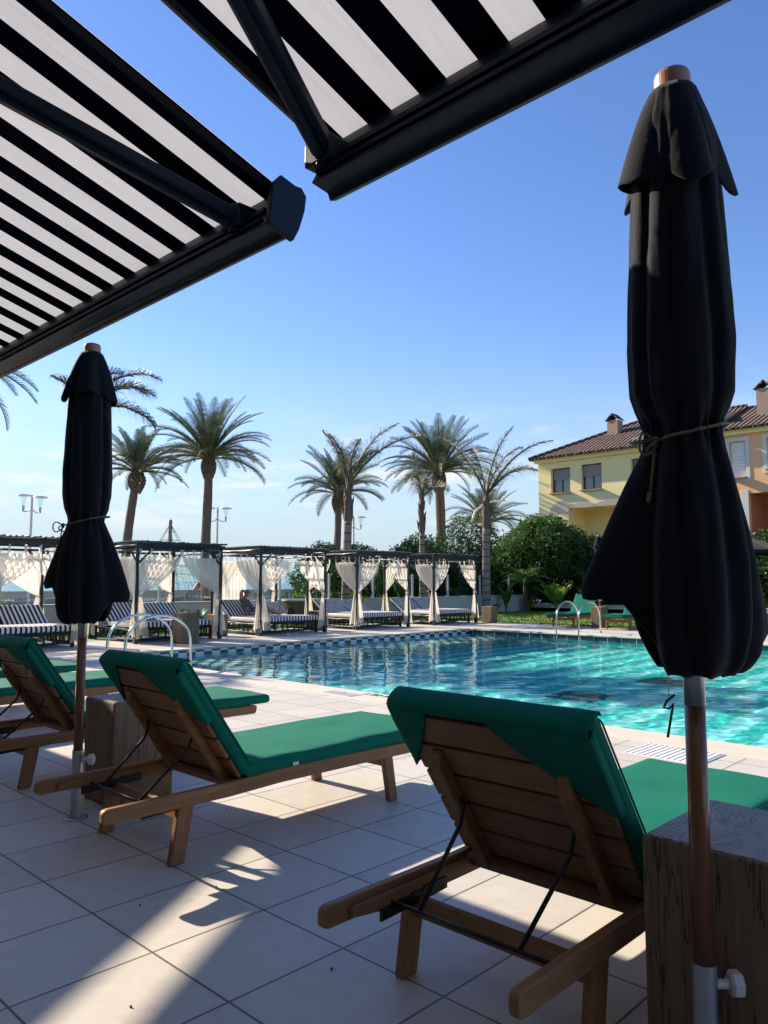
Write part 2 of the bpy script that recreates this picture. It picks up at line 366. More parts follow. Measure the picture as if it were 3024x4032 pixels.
def bark(name, c1, c2, ring=0, sc=(3, 3, 9)):
    t = NT(name); o = t.obj(); x, y, z = t.sep(o)
    f = t.noise(t.map(o, sc), 3, 5, .7, .5); c = t.mix(t.ramp(f, .3, .7), (*c1, 1), (*c2, 1)); h = f
    if ring:
        r_ = t.math('FRACT', t.math('ADD', t.math('DIVIDE', z, ring), t.math('MULTIPLY', t.noise(o, 1.5, 2), .5))); k = t.math('LESS_THAN', r_, .13)
        c = t.mix(k, c, tuple(a*.35 for a in c1)+(1,)); h = t.math('SUBTRACT', f, k)
    return t.done(t.pbr(c, .95, 0, t.bump(h, .9, .04), .1))
M['bark_date'] = bark('date_palm_bark', (.085, .065, .05), (.19, .15, .12)); M['bark_ring'] = bark('ringed_palm_bark', (.24, .20, .17), (.36, .31, .26), .33)
M['bark_brown'] = bark('fibrous_boot_bark', (.11, .08, .06), (.24, .19, .15), 0, (8, 8, 2)); M['bark_tree'] = bark('grey_tree_bark', (.10, .08, .06), (.2, .16, .12), 0, (6, 6, 2))
M['orange_fruit'] = simple('orange_stalks', (.38, .17, .06), .7, 0, 5, .3)
M['skin'] = simple('tanned_skin', (.40, .20, .13), .55, 0, 9, .12); M['hair'] = simple('grey_hair', (.12, .10, .09), .8)
M['shirt'] = fabric('grey_green_cotton', (.115, .125, .105), .1, .5)
def shorts():
    t = NT('floral_shorts'); o = t.obj(); n = t.n('TexVoronoi', {'Vector': o, 'Scale': 17.0}).outputs['Color']; s_ = t.sep(n)
    c = t.mix(t.ramp(s_[0], .45, .55), (.05, .055, .09, 1), (.42, .42, .45, 1)); c = t.mix(t.ramp(s_[1], .74, .78), c, (.5, .05, .04, 1))
    return t.done(t.pbr(c, .9))
M['shorts'] = shorts()
M['lamp_white'] = simple('white_enamel', (.62, .58, .58), .4); M['red'] = simple('red_plastic', (.55, .05, .03), .5); M['coral'] = simple('coral_petals', (.80, .09, .03), .6)
M['beige'] = fabric('beige_cotton', (.50, .42, .34), .1, .4); M['bag'] = fabric('dark_brown_bag', (.035, .026, .018), .1, .5)
def mural():
    t = NT('speckled_wall'); p = t.pos(); n = t.noise(p, 2.5, 6, .7)
    v = t.n('TexVoronoi', {'Vector': p, 'Scale': 3.2, 'Randomness': 1.0}).outputs['Distance']; d = t.math('LESS_THAN', v, t.ramp(t.noise(p, 1.2, 2), .3, .7, .08, .22))
    c = t.mix(n, (.30, .30, .30, 1), (.50, .49, .47, 1)); c = t.mix(t.math('MULTIPLY', d, .8), c, (.08, .08, .09, 1))
    return t.done(t.pbr(c, .9))
M['mural'] = mural(); M['stone'] = simple('rough_stone', (.30, .26, .22), .9, 0, 5, .4, .8)
M['rope_blue'] = simple('dark_rope', (.08, .09, .13), .8); M['mast'] = simple('brown_mast', (.16, .13, .12), .6)
# ================================================================ ground, deck, pool
XN, XF, YF, YB = 5.01, 13.30, 10.20, -7.0      # pool water edges
ZW, ZB = -.10, -1.02
m = MB(); m.add([(-3000, -3000, -1.6), (3000, -3000, -1.6), (3000, 45, -1.6), (-3000, 45, -1.6)], [(0, 1, 2, 3)])
struct(m.build('ground', M['ground']))
def plate(m, x0, y0, x1, y1, z): m.add([(x0, y0, z), (x1, y0, z), (x1, y1, z), (x0, y1, z)], [(0, 1, 2, 3)])
m = MB(); CW = .34
for r in ((-4, -9, XN-CW, 13.2), (XN-CW, YF+CW, 15.95, 13.2), (XF+CW, -9, 15.95, YF+CW), (XN-CW, -9, XF+CW, YB-CW)): plate(m, *r, 0)
struct(m.build('pool_deck', M['tile']))
m = MB(); z0, z1 = -.022, .004
for r in ((XN-CW, YB-CW, XN+.012, YF+CW), (XF-.012, YB-CW, XF+CW, YF+CW), (XN+.012, YF-.012, XF-.012, YF+CW), (XN+.012, YB-CW, XF-.012, YB)): m.box(r[0], r[1], z0, r[2], r[3], z1)
struct(m.build('pool_coping', M['coping'], bevel=.004))
m = MB(); m.mi = 0
m.add([(XN, YF, -.022), (XF, YF, -.022), (XF, YF, ZW-.02), (XN, YF, ZW-.02)], [(0, 1, 2, 3)]); m.mi = 1
for x in (XN, XF): m.add([(x, YB, -.022), (x, YF, -.022), (x, YF, ZW-.02), (x, YB, ZW-.02)], [(0, 1, 2, 3)])
m.mi = 2
for a, b in (((XN, YF), (XF, YF)), ((XN, YB), (XN, YF)), ((XF, YB), (XF, YF)), ((XN, YB), (XF, YB))): m.add([(*a, ZW-.02), (*b, ZW-.02), (*b, ZB), (*a, ZB)], [(0, 1, 2, 3)])
m.mi = 3; plate(m, XN, YB, XF, YF, ZB)
pb_ = struct(m.build('pool_basin', [M['checker'], M['darkband'], M['poolfloor'], M['poolfloor']])); pb_.cycles.is_caustics_receiver = True
m = MB(); m.mi = 0; plate(m, XN, 8.95, XF, YF, -.30); plate(m, XN, 7.3, XN+1.3, 8.95, -.30); m.mi = 1
m.add([(XN+1.3, 8.95, -.30), (XF, 8.95, -.30), (XF, 8.95, ZB), (XN+1.3, 8.95, ZB)], [(0, 1, 2, 3)])
m.add([(XN+1.3, 7.3, -.30), (XN+1.3, 8.95, -.30), (XN+1.3, 8.95, ZB), (XN+1.3, 7.3, ZB)], [(0, 1, 2, 3)])
m.add([(XN, 7.3, -.30), (XN+1.3, 7.3, -.30), (XN+1.3, 7.3, ZB), (XN, 7.3, ZB)], [(0, 1, 2, 3)])
ps_ = struct(m.build('pool_shelf', [M['checker'], M['smallcheck']])); ps_.cycles.is_caustics_receiver = True
def wave(x, y):
    c, s_ = cos(YAW), sin(YAW); a, b = x*c+y*s_, -x*s_+y*c
    return .0036*noise.noise(Vector((a*1.5, b*1.2, 0)))+.0029*noise.noise(Vector((a*4.2, b*3.0, 5)))+.0019*noise.noise(Vector((a*9.5, b*7.0, 9)))
def wy(v): return YB+(1-YB)*v/.1 if v < .1 else 1+(YF-1)*(v-.1)/.9
m = MB(); m.grid(lambda u, v: (XN+(XF-XN)*u, wy(v), ZW+wave(XN+(XF-XN)*u, wy(v))), 380, 470)
wo_ = struct(m.build('pool_water', M['water'], smooth=True)); wo_.cycles.is_caustics_caster = True
for i, (x, y) in enumerate([(7.75, 4.3), (9.5, 4.0)]):
    m = MB(); m.box(x, y, ZB+.002, x+.58, y+.60, ZB+.02)
    for k in range(6): m.box(x+.04+k*.095, y+.03, ZB+.02, x+.08+k*.095, y+.59, ZB+.032)
    tag(m.build('pool_drain', simple('dark_drain_grate', (.05, .26, .25), .5)), ['dark square drain grate on the pool floor nearer the camera', 'dark square drain grate on the pool floor farther away beside the hanging parasol skirt'][i], 'drain', group='drains on the pool floor')
m = MB(); plate(m, -6, 13.2, 15.95, 15.5, .0); plate(m, 15.95, -9, 23.4, 15.5, .0); struct(m.build('lawn', M['grass']))
R = random.Random(5); m = MB()
def blade(x, y, h):
    a = R.uniform(0, pi); dx, dy = cos(a)*.012, sin(a)*.012; lx, ly = R.uniform(-.02, .02), R.uniform(-.02, .02)
    m.add([(x-dx, y-dy, 0), (x+dx, y+dy, 0), (x+lx, y+ly, h)], [(0, 1, 2)])
for i in range(16000): blade(R.uniform(16.0, 22), R.uniform(1, 13.5), R.uniform(.012, .05))
for i in range(5000): blade(R.uniform(5, 16), R.uniform(13.22, 15.3), R.uniform(.012, .05))
for i in range(2500): blade(16.0+abs(R.gauss(0, .04)), R.uniform(2, 12), R.uniform(.02, .045))
tag(m.build('grass_blades', M['blade']), 'short bright green lawn grass beyond the pool deck', 'grass', kind='stuff')
m = MB(); m.box(23.4, -9, -.5, 27.5, 15.5, .12); m.box(-6, 15.55, -.5, 40, 16.4, -.01); struct(m.build('planting_bed', M['soil']))
m = MB(); m.box(-12, 16.4, -.6, 60, 30.0, -.02); struct(m.build('promenade', M['paving']))
m = MB(); m.add([(-60, 30.0, -.3), (90, 30.0, -.3), (90, 46, -.75), (-60, 46, -.75)], [(0, 1, 2, 3)]); m.add([(-60, 46, -.75), (90, 46, -.75), (90, 47, -3), (-60, 47, -3)], [(0, 1, 2, 3)]); struct(m.build('beach', M['sand']))
m = MB(); m.add([(-9000, 44, -.80), (9000, 44, -.80), (9000, 9000, -.80), (-9000, 9000, -.80)], [(0, 1, 2, 3)]); struct(m.build('sea', M['sea']))
# walls
m = MB(); m.box(-6, 15.35, -.02, 23.4, 15.55, .53); m.box(-6, 15.33, .53, 23.4, 15.57, .56)
tag(m.build('garden_wall', M['white_paint'], bevel=.006), 'low pale garden wall under the glass panels behind the daybeds', 'wall')
m = MB(); m.box(23.4, -9, -.02, 23.52, 15.3, .23); m.box(23.38, -9, .23, 23.54, 15.3, .255)
tag(m.build('planter_wall', M['white_paint'], bevel=.006), 'low white planter kerb wall along the hedge beyond the lawn', 'wall')
m = MB(); m.box(-8, 30, -.3, 45, 30.3, .64); m.box(-8, 29.97, .64, 45, 30.33, .665)
tag(m.build('beach_wall', M['mural']), 'grey sea wall with dark painted specks between promenade and beach', 'wall')
gf = thing('glass_fence', 'clear glass balustrade with pale posts on the low garden wall', 'fence', (9, 15.45, .56))
for k in range(-3, 9):
    x = 8.87+k*1.69-9
    m = MB(); m.box(x+.03, -.004, .02, x+1.66, .004, .84); m.build('glass_panel', M['clear'], gf)
    m = MB(); m.box(x-.028, -.05, 0, x+.028, -.008, .68); m.box(x-.05, -.07, 0, x+.05, .05, .015); m.build('post', M['lamp_white'], gf, bevel=.004)
# ================================================================ unseen hotel added behind the camera, darkened and raised to cut fill light
ht = thing('unseen_hotel', 'unseen hotel facade added behind the terrace to block sky light, carrying the awnings', 'building', (-1.6, 2, 0))
m = MB(); m.box(-3, -12, 0, 0, 14, 7.5); m.build('wall', M['chimney'], ht)
for k in range(6):
    y = -8.6+k*3.4
    f = MB(); f.box(0, y, 0, .05, y+2.1, 1.75); fo = f.build('door_frame', M['frame'], ht)
    g = MB(); g.box(.05, y+.08, .08, .056, y+2.02, 1.67); g.build('pane', M['glass'], fo)
# ================================================================ awnings
SL = .305; XW = -1.55
def awning(name, label, y0, y1, xf, zf, stripes0, ext=.035, ext0=.008, period=.168, white=.088, arm_at=(), caps=(True, True), group='striped awnings over the terrace'):
    """y0<y1 fabric span; xf,zf front edge of the fabric; stripes0 = y where a white stripe begins (growing y)"""
    t = thing(name, label, 'awning', (XW, (y0+y1)/2, zf+SL*(xf-XW)), 0, group); ox, oy, oz = XW, (y0+y1)/2, zf+SL*(xf-XW)
    m = MB(); edges = [y0]; cols = []; k = math.ceil((y0-stripes0)/period)-1; y = y0
    while y < y1-1e-6:
        ph = ((y-stripes0) % period)
        if ph > period-1e-6: ph = 0
        wh = ph < white-1e-6; nx = y+((white-ph) if wh else (period-ph)); nx = min(nx, y1)
        edges.append(nx); cols.append(1 if wh else 0); y = nx
    NX = 26
    for a, b, c in zip(edges[:-1], edges[1:], cols):
        m.mi = c
        for i in range(NX):
            q = []
            for (s_, yy) in ((i, a), (i+1, a), (i+1, b), (i, b)):
                s2 = s_/NX; x = s2*(xf+.05-XW); z = -SL*x-.012*sin(pi*s2)-.004*sin(yy*9)*sin(pi*s2)*1
                q.append((x, yy-oy, z))
            m.add(q, [(0, 1, 2, 3)])
    m.build('canopy', [M['awn_black'], M['awn_white']], t, smooth=True)
    for yy, sg in ((y0, 1), (y1, -1)):
        m = MB()
        for i in range(NX):
            q = []
            for s_, e in ((i, 0), (i+1, 0), (i+1, 1), (i, 1)):
                s2 = s_/NX; x = s2*(xf+.05-XW); q.append((x, yy-oy+sg*(.004+e*.030), -SL*x-.012*sin(pi*s2)-.006))
            m.add(q, [(0, 1, 2, 3)])
        m.build('side_hem', M['hem'], t)
    # front bar profile (x, z) relative to fabric front edge
    pr = [(-.018, -.020), (.0, .010), (.026, .001), (.054, 0), (.062, -.022), (.045, -.067), (.018, -.136), (-.004, -.145), (-.012, -.128), (-.066, -.121), (-.036, -.062)]
    P = [(xf-ox+a, zf-oz+b) for a, b in pr]
    m = MB(); ya, yb = y0-ext0-oy, y1+ext-oy
    m.prism(P, 'y', ya, yb)
    b0 = m.build('front_bar', M['navy'], t, bevel=.003)
    # trims along the underside of the bar
    m = MB()
    for a, z_, h_ in ((-.066, -.095, .010), (-.052, -.060, .012)):
        m.box(xf-ox+a, ya+.03, zf-oz+z_-h_, xf-ox+a+.014, yb-.03, zf-oz+z_)
    m.build('rail_trim', M['navy'], b0)
    for yy, sg, on in ((ya, -1, caps[0]), (yb, 1, caps[1])):
        if not on: continue
        m = MB(); pc = [(-.030, .026), (.022, .014), (.046, .016), (.064, -.004), (.058, -.05), (.038, -.112), (.018, -.150), (-.070, -.128), (-.062, -.05), (-.055, -.004)]
        m.prism([(xf-ox+a, zf-oz+b) for a, b in pc], 'y', min(yy, yy+sg*.018), max(yy, yy+sg*.018))
        m.build('end_cap', M['navy'], t, bevel=.003)
    # folding arms just under the fabric
    for (ya_, xe, ye, yw) in arm_at:
        def zz(x, d=.055): return zf+SL*(xf-x)-d
        a = Vector((xf-.05-ox, ya_-oy, zz(xf-.05, .075)-oz)); e = Vector((xe-ox, ye-oy, zz(xe)-oz)); w_ = Vector((XW+.1-ox, yw-oy, zz(XW+.1)-oz))
        m = MB(); m.bar(a, e, .056, .036); m.bar(a+Vector((0, .004, -.024)), e+Vector((0, .004, -.024)), .026, .02); fa = m.build('folding_arm', M['navy'], t, bevel=.005)
        m = MB(); m.bar(e, w_, .05, .034); m.tubeZ([(e.x, e.y, e.z-.045), (e.x, e.y, e.z+.035)], [.036, .036], 14); m.build('rear_arm', M['navy'], t, bevel=.004)
        m = MB(); m.box(a.x-.035, a.y-.045, a.z-.03, a.x+.03, a.y+.045, a.z+.03); m.tubeZ([(a.x-.01, a.y, a.z-.04), (a.x-.01, a.y, a.z+.04)], [.024, .024], 12)
        sc = m.build('arm_joint', M['navy'], fa, bevel=.004)
    return t
awning('awning', 'black and white striped awning overhead at left with a curved end cap', 1.647, 6.42, 1.305, 2.11, 1.729, arm_at=((1.787, .05, 2.14, 1.80), (6.25, .05, 5.9, 6.2)))
awning('awning', 'black and white striped awning overhead at right, nearest the tall parasol', -3.6, 1.398, 1.241, 2.10, 1.075, ext=-.022, period=.165, white=.086, arm_at=((1.335, .0, .835, 1.2), (-3.4, .0, -3.0, -3.3)), caps=(True, False))
awning('awning', 'striped awning at the far end of the terrace beyond the left awning', 6.66, 11.3, 1.305, 2.11, 6.70, arm_at=((6.8, .05, 7.15, 6.8),), group='striped awnings over the terrace')
# ================================================================ sun loungers
def pad(L, W, T, nx=20, ny=10, r=.02, puff=.006, seed=0):
    r = max(r, T*.42)
    """rounded cushion: x 0..L, y 0..W, z 0..T"""
    def side(d, r): 
        d = max(0, min(d, r)); return (T/2)*(1-(1-(1-d/r)**3)**(1/3))
    m = MB(); rr = random.Random(seed); ph = rr.uniform(0, 6)
    def rem(u):   # denser at edges
        return .5-.5*cos(pi*u)
    def top(u, v):
        x, y = rem(u)*L, rem(v)*W; d = min(x, L-x, y, W-y)
        e_ = min(1, d/r); z = T-side(d, r)+(puff*(max(0, sin(pi*u)*sin(pi*v)))**.5+.0025*sin(x*9+ph)*sin(y*14+ph)+.003*noise.noise(Vector((x*7, y*7, ph))))*e_
        return (x, y, z)
    def bot(u, v): x, y = rem(u)*L, rem(v)*W; d = min(x, L-x, y, W-y); return (x, y, side(d, r))
    m.grid(top, nx*2, ny*2); m.grid(lambda u, v: bot(u, 1-v), nx*2, ny*2)
    return m
def xform(m, f): m.v = [tuple(f(*p)) for p in m.v]; return m
def lounger(label, loc, rz=0, group='wooden sun loungers with green cushions', shift=0):
    t = thing('sun_lounger', label, 'sun lounger', loc, rz, group)
    W = .56; zt, zb = .249, .197
    for y0 in (0, W-.026):
        m = MB(); n = 8
        prof = [(0, zb+.012), (.006, zb+.003), (.02, zb), (.5, zb-.002), (.75, zb+.006), (1.2, zb+.004), (1.64, zb), (1.655, zb+.008), (1.66, zt-.008), (1.645, zt), (1.2, zt+.006), (.75, zt+.010), (.5, zt), (.02, zt), (.006, zt-.004), (0, zt-.014)]
        m.prism(prof, 'y', y0, y0+.026); m.build('side_rail', M['teak'], t, bevel=.005, seg=3)
        # inner cleat
        yi = y0+.026 if y0 == 0 else y0-.018
        m = MB(); m.prism([(.075, zb+.012), (.075, zb+.030), (.09, zb+.036), (1.58, zb+.036), (1.58, zb+.008), (.40, zb-.004), (.20, zb-.004)], 'y', yi, yi+.018); m.build('cleat', M['teak'], t, bevel=.003)
        yr = yi+.018 if y0 == 0 else yi-.006
        m = MB(); m.prism([(.165, zb-.022), (.165, zb+.006), (.215, zb+.006), (.22, zb-.004), (.235, zb+.010), (.262, zb+.010), (.267, zb), (.282, zb+.014), (.31, zb+.014), (.315, zb+.004), (.33, zb+.018), (.42, zb+.018), (.42, zb-.010), (.36, zb-.014)], 'y', yr, yr+.006)
        for xx in (.18, .40): m.tube([(xx, yr-.002, zb-.004), (xx, yr+.009, zb-.004)], .005, 8)
        m.build('ratchet_plate', M['ratchet'], t)
    for y0 in (.004, W-.034):
        for top, bot in (((.292, .356), (.258, .318)), ((1.345, 1.405), (1.385, 1.440))):
            m = MB(); m.hexa([(bot[0], y0, 0), (bot[1], y0, 0), (bot[1], y0+.030, 0), (bot[0], y0+.030, 0)], [(top[0], y0, zb+.012), (top[1], y0, zb+.012), (top[1], y0+.030, zb+.012), (top[0], y0+.030, zb+.012)])
            m.v = [(x, y+(.0 if 0 < y0 < .1 else 0), z) for x, y, z in m.v]
            m.build('leg', M['teakz'], t, bevel=.007, seg=3)
    for x, zz in ((.305, .142), (1.385, .15)):
        m = MB(); m.box(x, .03, zz, x+.022, W-.03, zz+.052); m.build('cross_beam', M['teaky'], t, bevel=.004)
    m = MB()
    for k in range(9):
        x = .56+k*.121; m.box(x, .03, zb+.036, x+.108, W-.03, zb+.050)
    m.build('seat_slats', M['teaky'], t, bevel=.003)
    # reclined back: local (a along the back from the hinge, y, b outwards to the user's side)
    hx, hz = .552, .250; ca, sa = -.572, .820
    def B(a, y, b): return (hx+ca*a+sa*b, y, hz+sa*a-ca*b)
    for k in range(5):
        a0 = .004+k*.1005
        m = MB(); m.box(a0, .008, 0, a0+.0900, W-.008, .014); xform(m, lambda a, y, b: B(a, y, b)); m.build('back_slat', M['teaky'], t, bevel=.0035)
    for y0 in (.078, W-.108):
        m = MB(); m.prism([(-.012, -.036), (-.02, -.018), (-.012, 0), (.385, 0), (.392, -.006), (.385, -.014), (.365, -.020), (.36, -.034)], 'y', y0, y0+.030); xform(m, lambda a, y, b: B(a, y, b)); m.build('back_batten', M['teak'], t, bevel=.004)
    m = MB(); m.box(-.03, .03, -.03, .004, W-.03, -.006); xform(m, lambda a, y, b: B(a, y, b)); m.build('back_rail', M['teaky'], t, bevel=.004)
    # prop: bar in the ratchet and two struts
    bx, bz = .205, .212
    m = MB(); m.tube([(bx, .05, bz), (bx, W-.05, bz)], .0055, 8)
    for y0 in (.118, W-.118):
        e = B(.22, y0, -.02); m.tube([(bx, y0+(.02 if y0 < .3 else -.02), bz), (e[0]-.02, y0, e[2]-.05), e, B(.232, y0+(-.012 if y0 < .3 else .012), -.014)], .0058, 8)
    m.build('prop_rod', M['ratchet'], t, smooth=True)
    # cushions
    m = pad(1.175+shift, W+.012, .052, puff=.010, seed=int(loc[1]*10)); xform(m, lambda x, y, z: (x+.575, y-.006, z+.252)); cu = m.build('seat_cushion', M['green'], t, smooth=True)
    m = MB()
    for zz in (.262, .296): m.tube([(.60, -.003, zz), (1.738+shift, -.003, zz), (1.747+shift, .004, zz), (1.747+shift, W-.004, zz), (1.738+shift, W+.003, zz), (.60, W+.003, zz)], .0024, 6)
    m.build('piping', M['green'], cu)
    m = MB(); m.box(.80, -.010, .262, .83, -.0065, .274); m.build('care_tag', M['white_plastic'], cu)
    m = pad(.532, W+.020, .052, puff=.006, seed=3+int(loc[1]*10)); xform(m, lambda x, y, z: B(x+.002, y-.011, z+.014)); bc = m.build('back_cushion', M['green'], t, smooth=True)
    m = MB(); e_ = [(.012, -.012), (.50, -.012), (.51, -.010), (.51, W+.010), (.50, W+.012), (.012, W+.012)]; m.tube([B(a_, b_, .060) for a_, b_ in e_], .0028, 6); m.build('piping', M['green'], bc)
    # hood: folded over the top edge with triangular pockets at both corners of the back
    def pocket(y_edge, sg, wtop, wy, down):
        m = MB(); n = 10
        def f(u, v):
            a_top = .515; yy = y_edge+sg*(wtop*u*(1-.0*v)); lim = down*(1-u)**.85
            a = a_top-lim*v; b = -.004-(.009*sin(pi*min(1, u*1.1))*(.4+.6*(1-v))+.002*sin(v*7))*min(1, v*5)
            return B(a, yy, b)
        m.grid(f, n, n)
        # side wrap from the slats edge to the cushion
        def g(u, v): a = .515-down*v; return B(a, y_edge-sg*.002*sin(pi*u), -.004+u*(.026))
        m.grid(g, 4, n)
        return m
    m = MB()
    for mm in (pocket(-.011, 1, .27, 0, .235), pocket(W+.011, -1, .125, 0, .20)): m.add(mm.v, mm.f)
    def over(u, v):
        y = -.011+(W+.022)*u; th = pi*v; return B(.515+(.024+.0025*noise.noise(Vector((u*6, loc[1], 0))))*max(0, sin(th))**.6, y, -.004+.073*(.5-.5*cos(th)))
    m.grid(over, 16, 8)
    m.build('hood', M['green'], bc, smooth=True, solid=.003)
    return t
L2 = lounger('green cushioned wooden lounger in the middle, beside the timber block under the slim parasol', (1.235, 2.470, 0))
L3 = lounger('nearest wooden lounger with reclined slatted back at lower right', (1.235, .842, 0))
L1 = lounger('wooden lounger at the left edge behind the slim parasol pole', (1.262, 3.900, 0), radians(-.6))
dup(L1, (1.28, 5.32, 0), radians(.5), 'second lounger row from the left, only its green foot cushion showing past the parasol pole')
dup(L2, (1.25, 6.42, 0), radians(-.3), 'farthest lounger of the terrace row, green foot end just in front of the handrail')
# across the pool, facing back
dup(L3, (16.78, 9.42, 0), pi, 'lounger across the pool on the lawn side, left one by the far handrail')
dup(L3, (16.76, 8.08, 0), pi, 'lounger across the pool half hidden by the hanging parasol skirt')
dup(L3, (16.80, 5.02, 0), pi, 'lounger across the pool at the right edge of the view', group='wooden sun loungers with green cushions')
# ================================================================ timber blocks
def stool(label, x, y, wx, wy, h, seed):
    t = thing('timber_block', label, 'side table', (x, y, 0), 0, 'solid timber block side tables'); r = random.Random(seed)
    m = MB(); m.box(-wx/2, -wy/2, .004, wx/2, wy/2, h); me = m.build('block', M['weather'], t, bevel=.008, seg=3)
    m = MB(); m.box(-wx/2+.007, -wy/2+.007, h-.01, wx/2-.007, wy/2-.007, h+.002); m.build('top', M['endgrain'], t, bevel=.002)
    return t
stool('weathered timber block beside the slim parasol, between two loungers', 1.832, 3.425, .305, .285, .462, 1)
stool('large timber block with cracked end grain top at the lower right corner', 1.765, .57, .365, .39, .470, 2)
stool('timber block in front of the second cabana by the near pool corner', 6.94, 11.20, .32, .32, .50, 3)
stool('timber block at the right end of the cabana row', 15.72, 11.42, .26, .30, .40, 4)
stool('timber block between the two loungers across the pool', 15.72, 8.42, .30, .26, .46, 5)
stool('timber block between the third and fourth cabanas', 10.72, 12.2, .28, .28, .40, 6)
stool('timber block behind the curtains between the second and third cabanas', 8.3, 12.3, .28, .28, .40, 7)
# ================================================================ parasols (closed)
def closed_umbrella(label, x, y, seed, sk=(.175, .160), wing=(2.2, 5.6), wl=(.15, .09), tz=1.268, rot=0, group='closed black parasols', hi=True):
    t = thing('parasol', label, 'parasol', (x, y, 0), rot, group); r = random.Random(seed)
    m = MB(); m.lathe([(.0195, .255), (.0195, .80)], n=24); m.build('pole', M['pole'], t, smooth=True, bevel=0)
    m = MB(); m.lathe([(.0200, .762), (.0200, .95), (.0195, 2.02)], n=20); m.build('upper_pole', M['satin'], t, smooth=True)
    m = MB(); m.lathe([(.023, .006), (.023, .285)], n=24); m.box(.020, -.006, .02, .0285, .006, .27); so = m.build('socket_tube', M['satin'], t, smooth=False)
    m = MB(); m.lathe([(.050, 0), (.050, .006), (.045, .009)], n=24)
    for k in range(4): m.lathe([(.006, .008), (.006, .013)], (.036*cos(k*pi/2+.6), .036*sin(k*pi/2+.6)), n=6)
    m.build('base_plate', M['satin'], t)
    m = MB(); ka = -YAW+.35+pi/2-rot-.9; d = Vector((sin(YAW), -cos(YAW), 0)); d.rotate(Matrix.Rotation(-rot, 3, 'Z'))
    c = Vector((0, 0, .245)); m.tube([c+d*.02, c+d*.045], .009, 10); m.tube([c+d*.045, c+d*.050, c+d*.066, c+d*.070], [.018, .024, .024, .018], 7); m.build('clamp_knob', M['white_plastic'], t)
    m = MB(); m.lathe([(.034, 2.020), (.0365, 2.026), (.0365, 2.056), (.034, 2.064), (.020, 2.070)], n=32); m.build('cap', M['cap'], t, smooth=False, bevel=.002)
    # main furled canopy
    prof = [(2.02, .045), (1.95, .066), (1.86, .080), (1.75, .088), (1.60, .096), (1.48, .1005), (1.38, .098), (tz+.05, .088), (tz+.018, .074), (tz, .068), (tz-.025, .075), (1.18, .092), (1.10, .106), (1.02, .118), (.95, .123), (.90, .120), (.86, .112), (.82, .100)]
    NF = 8; ph = [r.uniform(-.25, .25) for _ in range(NF)]
    def rad(z):
        for (z1, r1), (z2, r2) in zip(prof, prof[1:]):
            if z <= z1 and z >= z2: u = (z1-z)/(z1-z2); return r1+(r2-r1)*u
        return prof[-1][1]
    def hem(th):  # bottom height by angle: two raised wings
        h = .822
        for wa, wh, ws in ((wing[0], wl[0], .78), (wing[1], wl[1], .78)):
            d_ = abs((th-wa+pi) % (2*pi)-pi); h += wh*min(1, 1.9*max(0, 1-d_/ws))**1.3
        return h+.005*abs(sin(th*6.5))
    def skirt(th, z):
        k = max(0, min(1.1, (1.27-z)/.33)); e = 0
        for wa, ww, ws in ((wing[0], sk[0]-.118, .34), (wing[1], sk[1]-.118, .55)):
            d_ = abs((th-wa+pi) % (2*pi)-pi); e += ww*math.exp(-(d_/ws)**2)
        return k*(e-.004)
    fq = [(2*pi*k/9+r.uniform(-.22, .22), r.uniform(.10, .20), r.uniform(.45, 1.0), r.uniform(-.35, .35)) for k in range(9)]
    def f(u, v):
        th = 2*pi*u; zb_ = hem(th); z = 2.02-(2.02-zb_)*v
        R0 = rad(z); fade = min(1, (2.02-z)/.25); low = max(0, min(1, (1.25-z)/.3))
        pinch = math.exp(-((z-tz)/.035)**2); g_ = 0
        for c_, wd, dp, sl_ in fq:      # narrow creases between broad flat panels
            d_ = abs((th-c_-sl_*(z-1.5)+.12*noise.noise(Vector((c_, z*2.5, seed)))+pi) % (2*pi)-pi)
            g_ += dp*math.exp(-(d_/(wd*(.8+.5*low)))**2)
        big = .055*noise.noise(Vector((cos(th)*.9, sin(th)*.9, z*.8+seed*4)))
        fine = .030*noise.noise(Vector((cos(th)*4, sin(th)*4, z*5+seed)))+.010*noise.noise(Vector((cos(th)*9, sin(th)*9, z*14)))
        rr = R0*(1.03-.20*g_*fade*(1+.5*low)+big*2+fine*1.5)+skirt(th, z)
        rr += .006*pinch*sin(th*14+3*sin(th*3))
        if v > .975: rr -= .012*((v-.975)/.025)**1.5
        return (rr*cos(th), rr*sin(th), z)
    m = MB(); m.grid(f, 144 if hi else 48, 110 if hi else 30, True); ca_ = m.build('canopy', M['black_fabric'], t, smooth=True, solid=.002 if hi else 0)
    # vent flounce
    def g(u, v):
        th = 2*pi*u; n_ = noise.noise(Vector((cos(th)*1.5, sin(th)*1.5, seed*2.1)))
        fl0 = abs(sin(th*2.5+seed*.7+.5*n_)); zb2 = 1.800+.030*(1-fl0)+.06*n_; z = 2.026-(2.026-zb2)*v
        fl = abs(sin(th*2.5+seed*.7+.5*n_)); rr = .040+(.050+.032*fl**1.3+.018*n_)*v**.72
        return (rr*cos(th), rr*sin(th), z)
    m = MB(); m.grid(g, 120 if hi else 40, 24 if hi else 8, True); m.build('vent_flounce', M['black_fabric'], t, smooth=True, solid=.002)
    # cord
    dl = -Vector((sin(YAW), -cos(YAW), 0)); dl.rotate(Matrix.Rotation(-rot, 3, 'Z')); ta = atan2(dl.y, dl.x)+.35
    pts = []
    for k in range(33):
        th = ta+2*pi*k/32; lift = .040*(.5-.5*cos(th-ta)); R0 = f(((th/(2*pi)) % 1), (2.02-(tz-.012+lift))/(2.02-.83))
        rr = max(sqrt(R0[0]**2+R0[1]**2), .064)+.004; pts.append((rr*cos(th), rr*sin(th), tz-.018+lift))
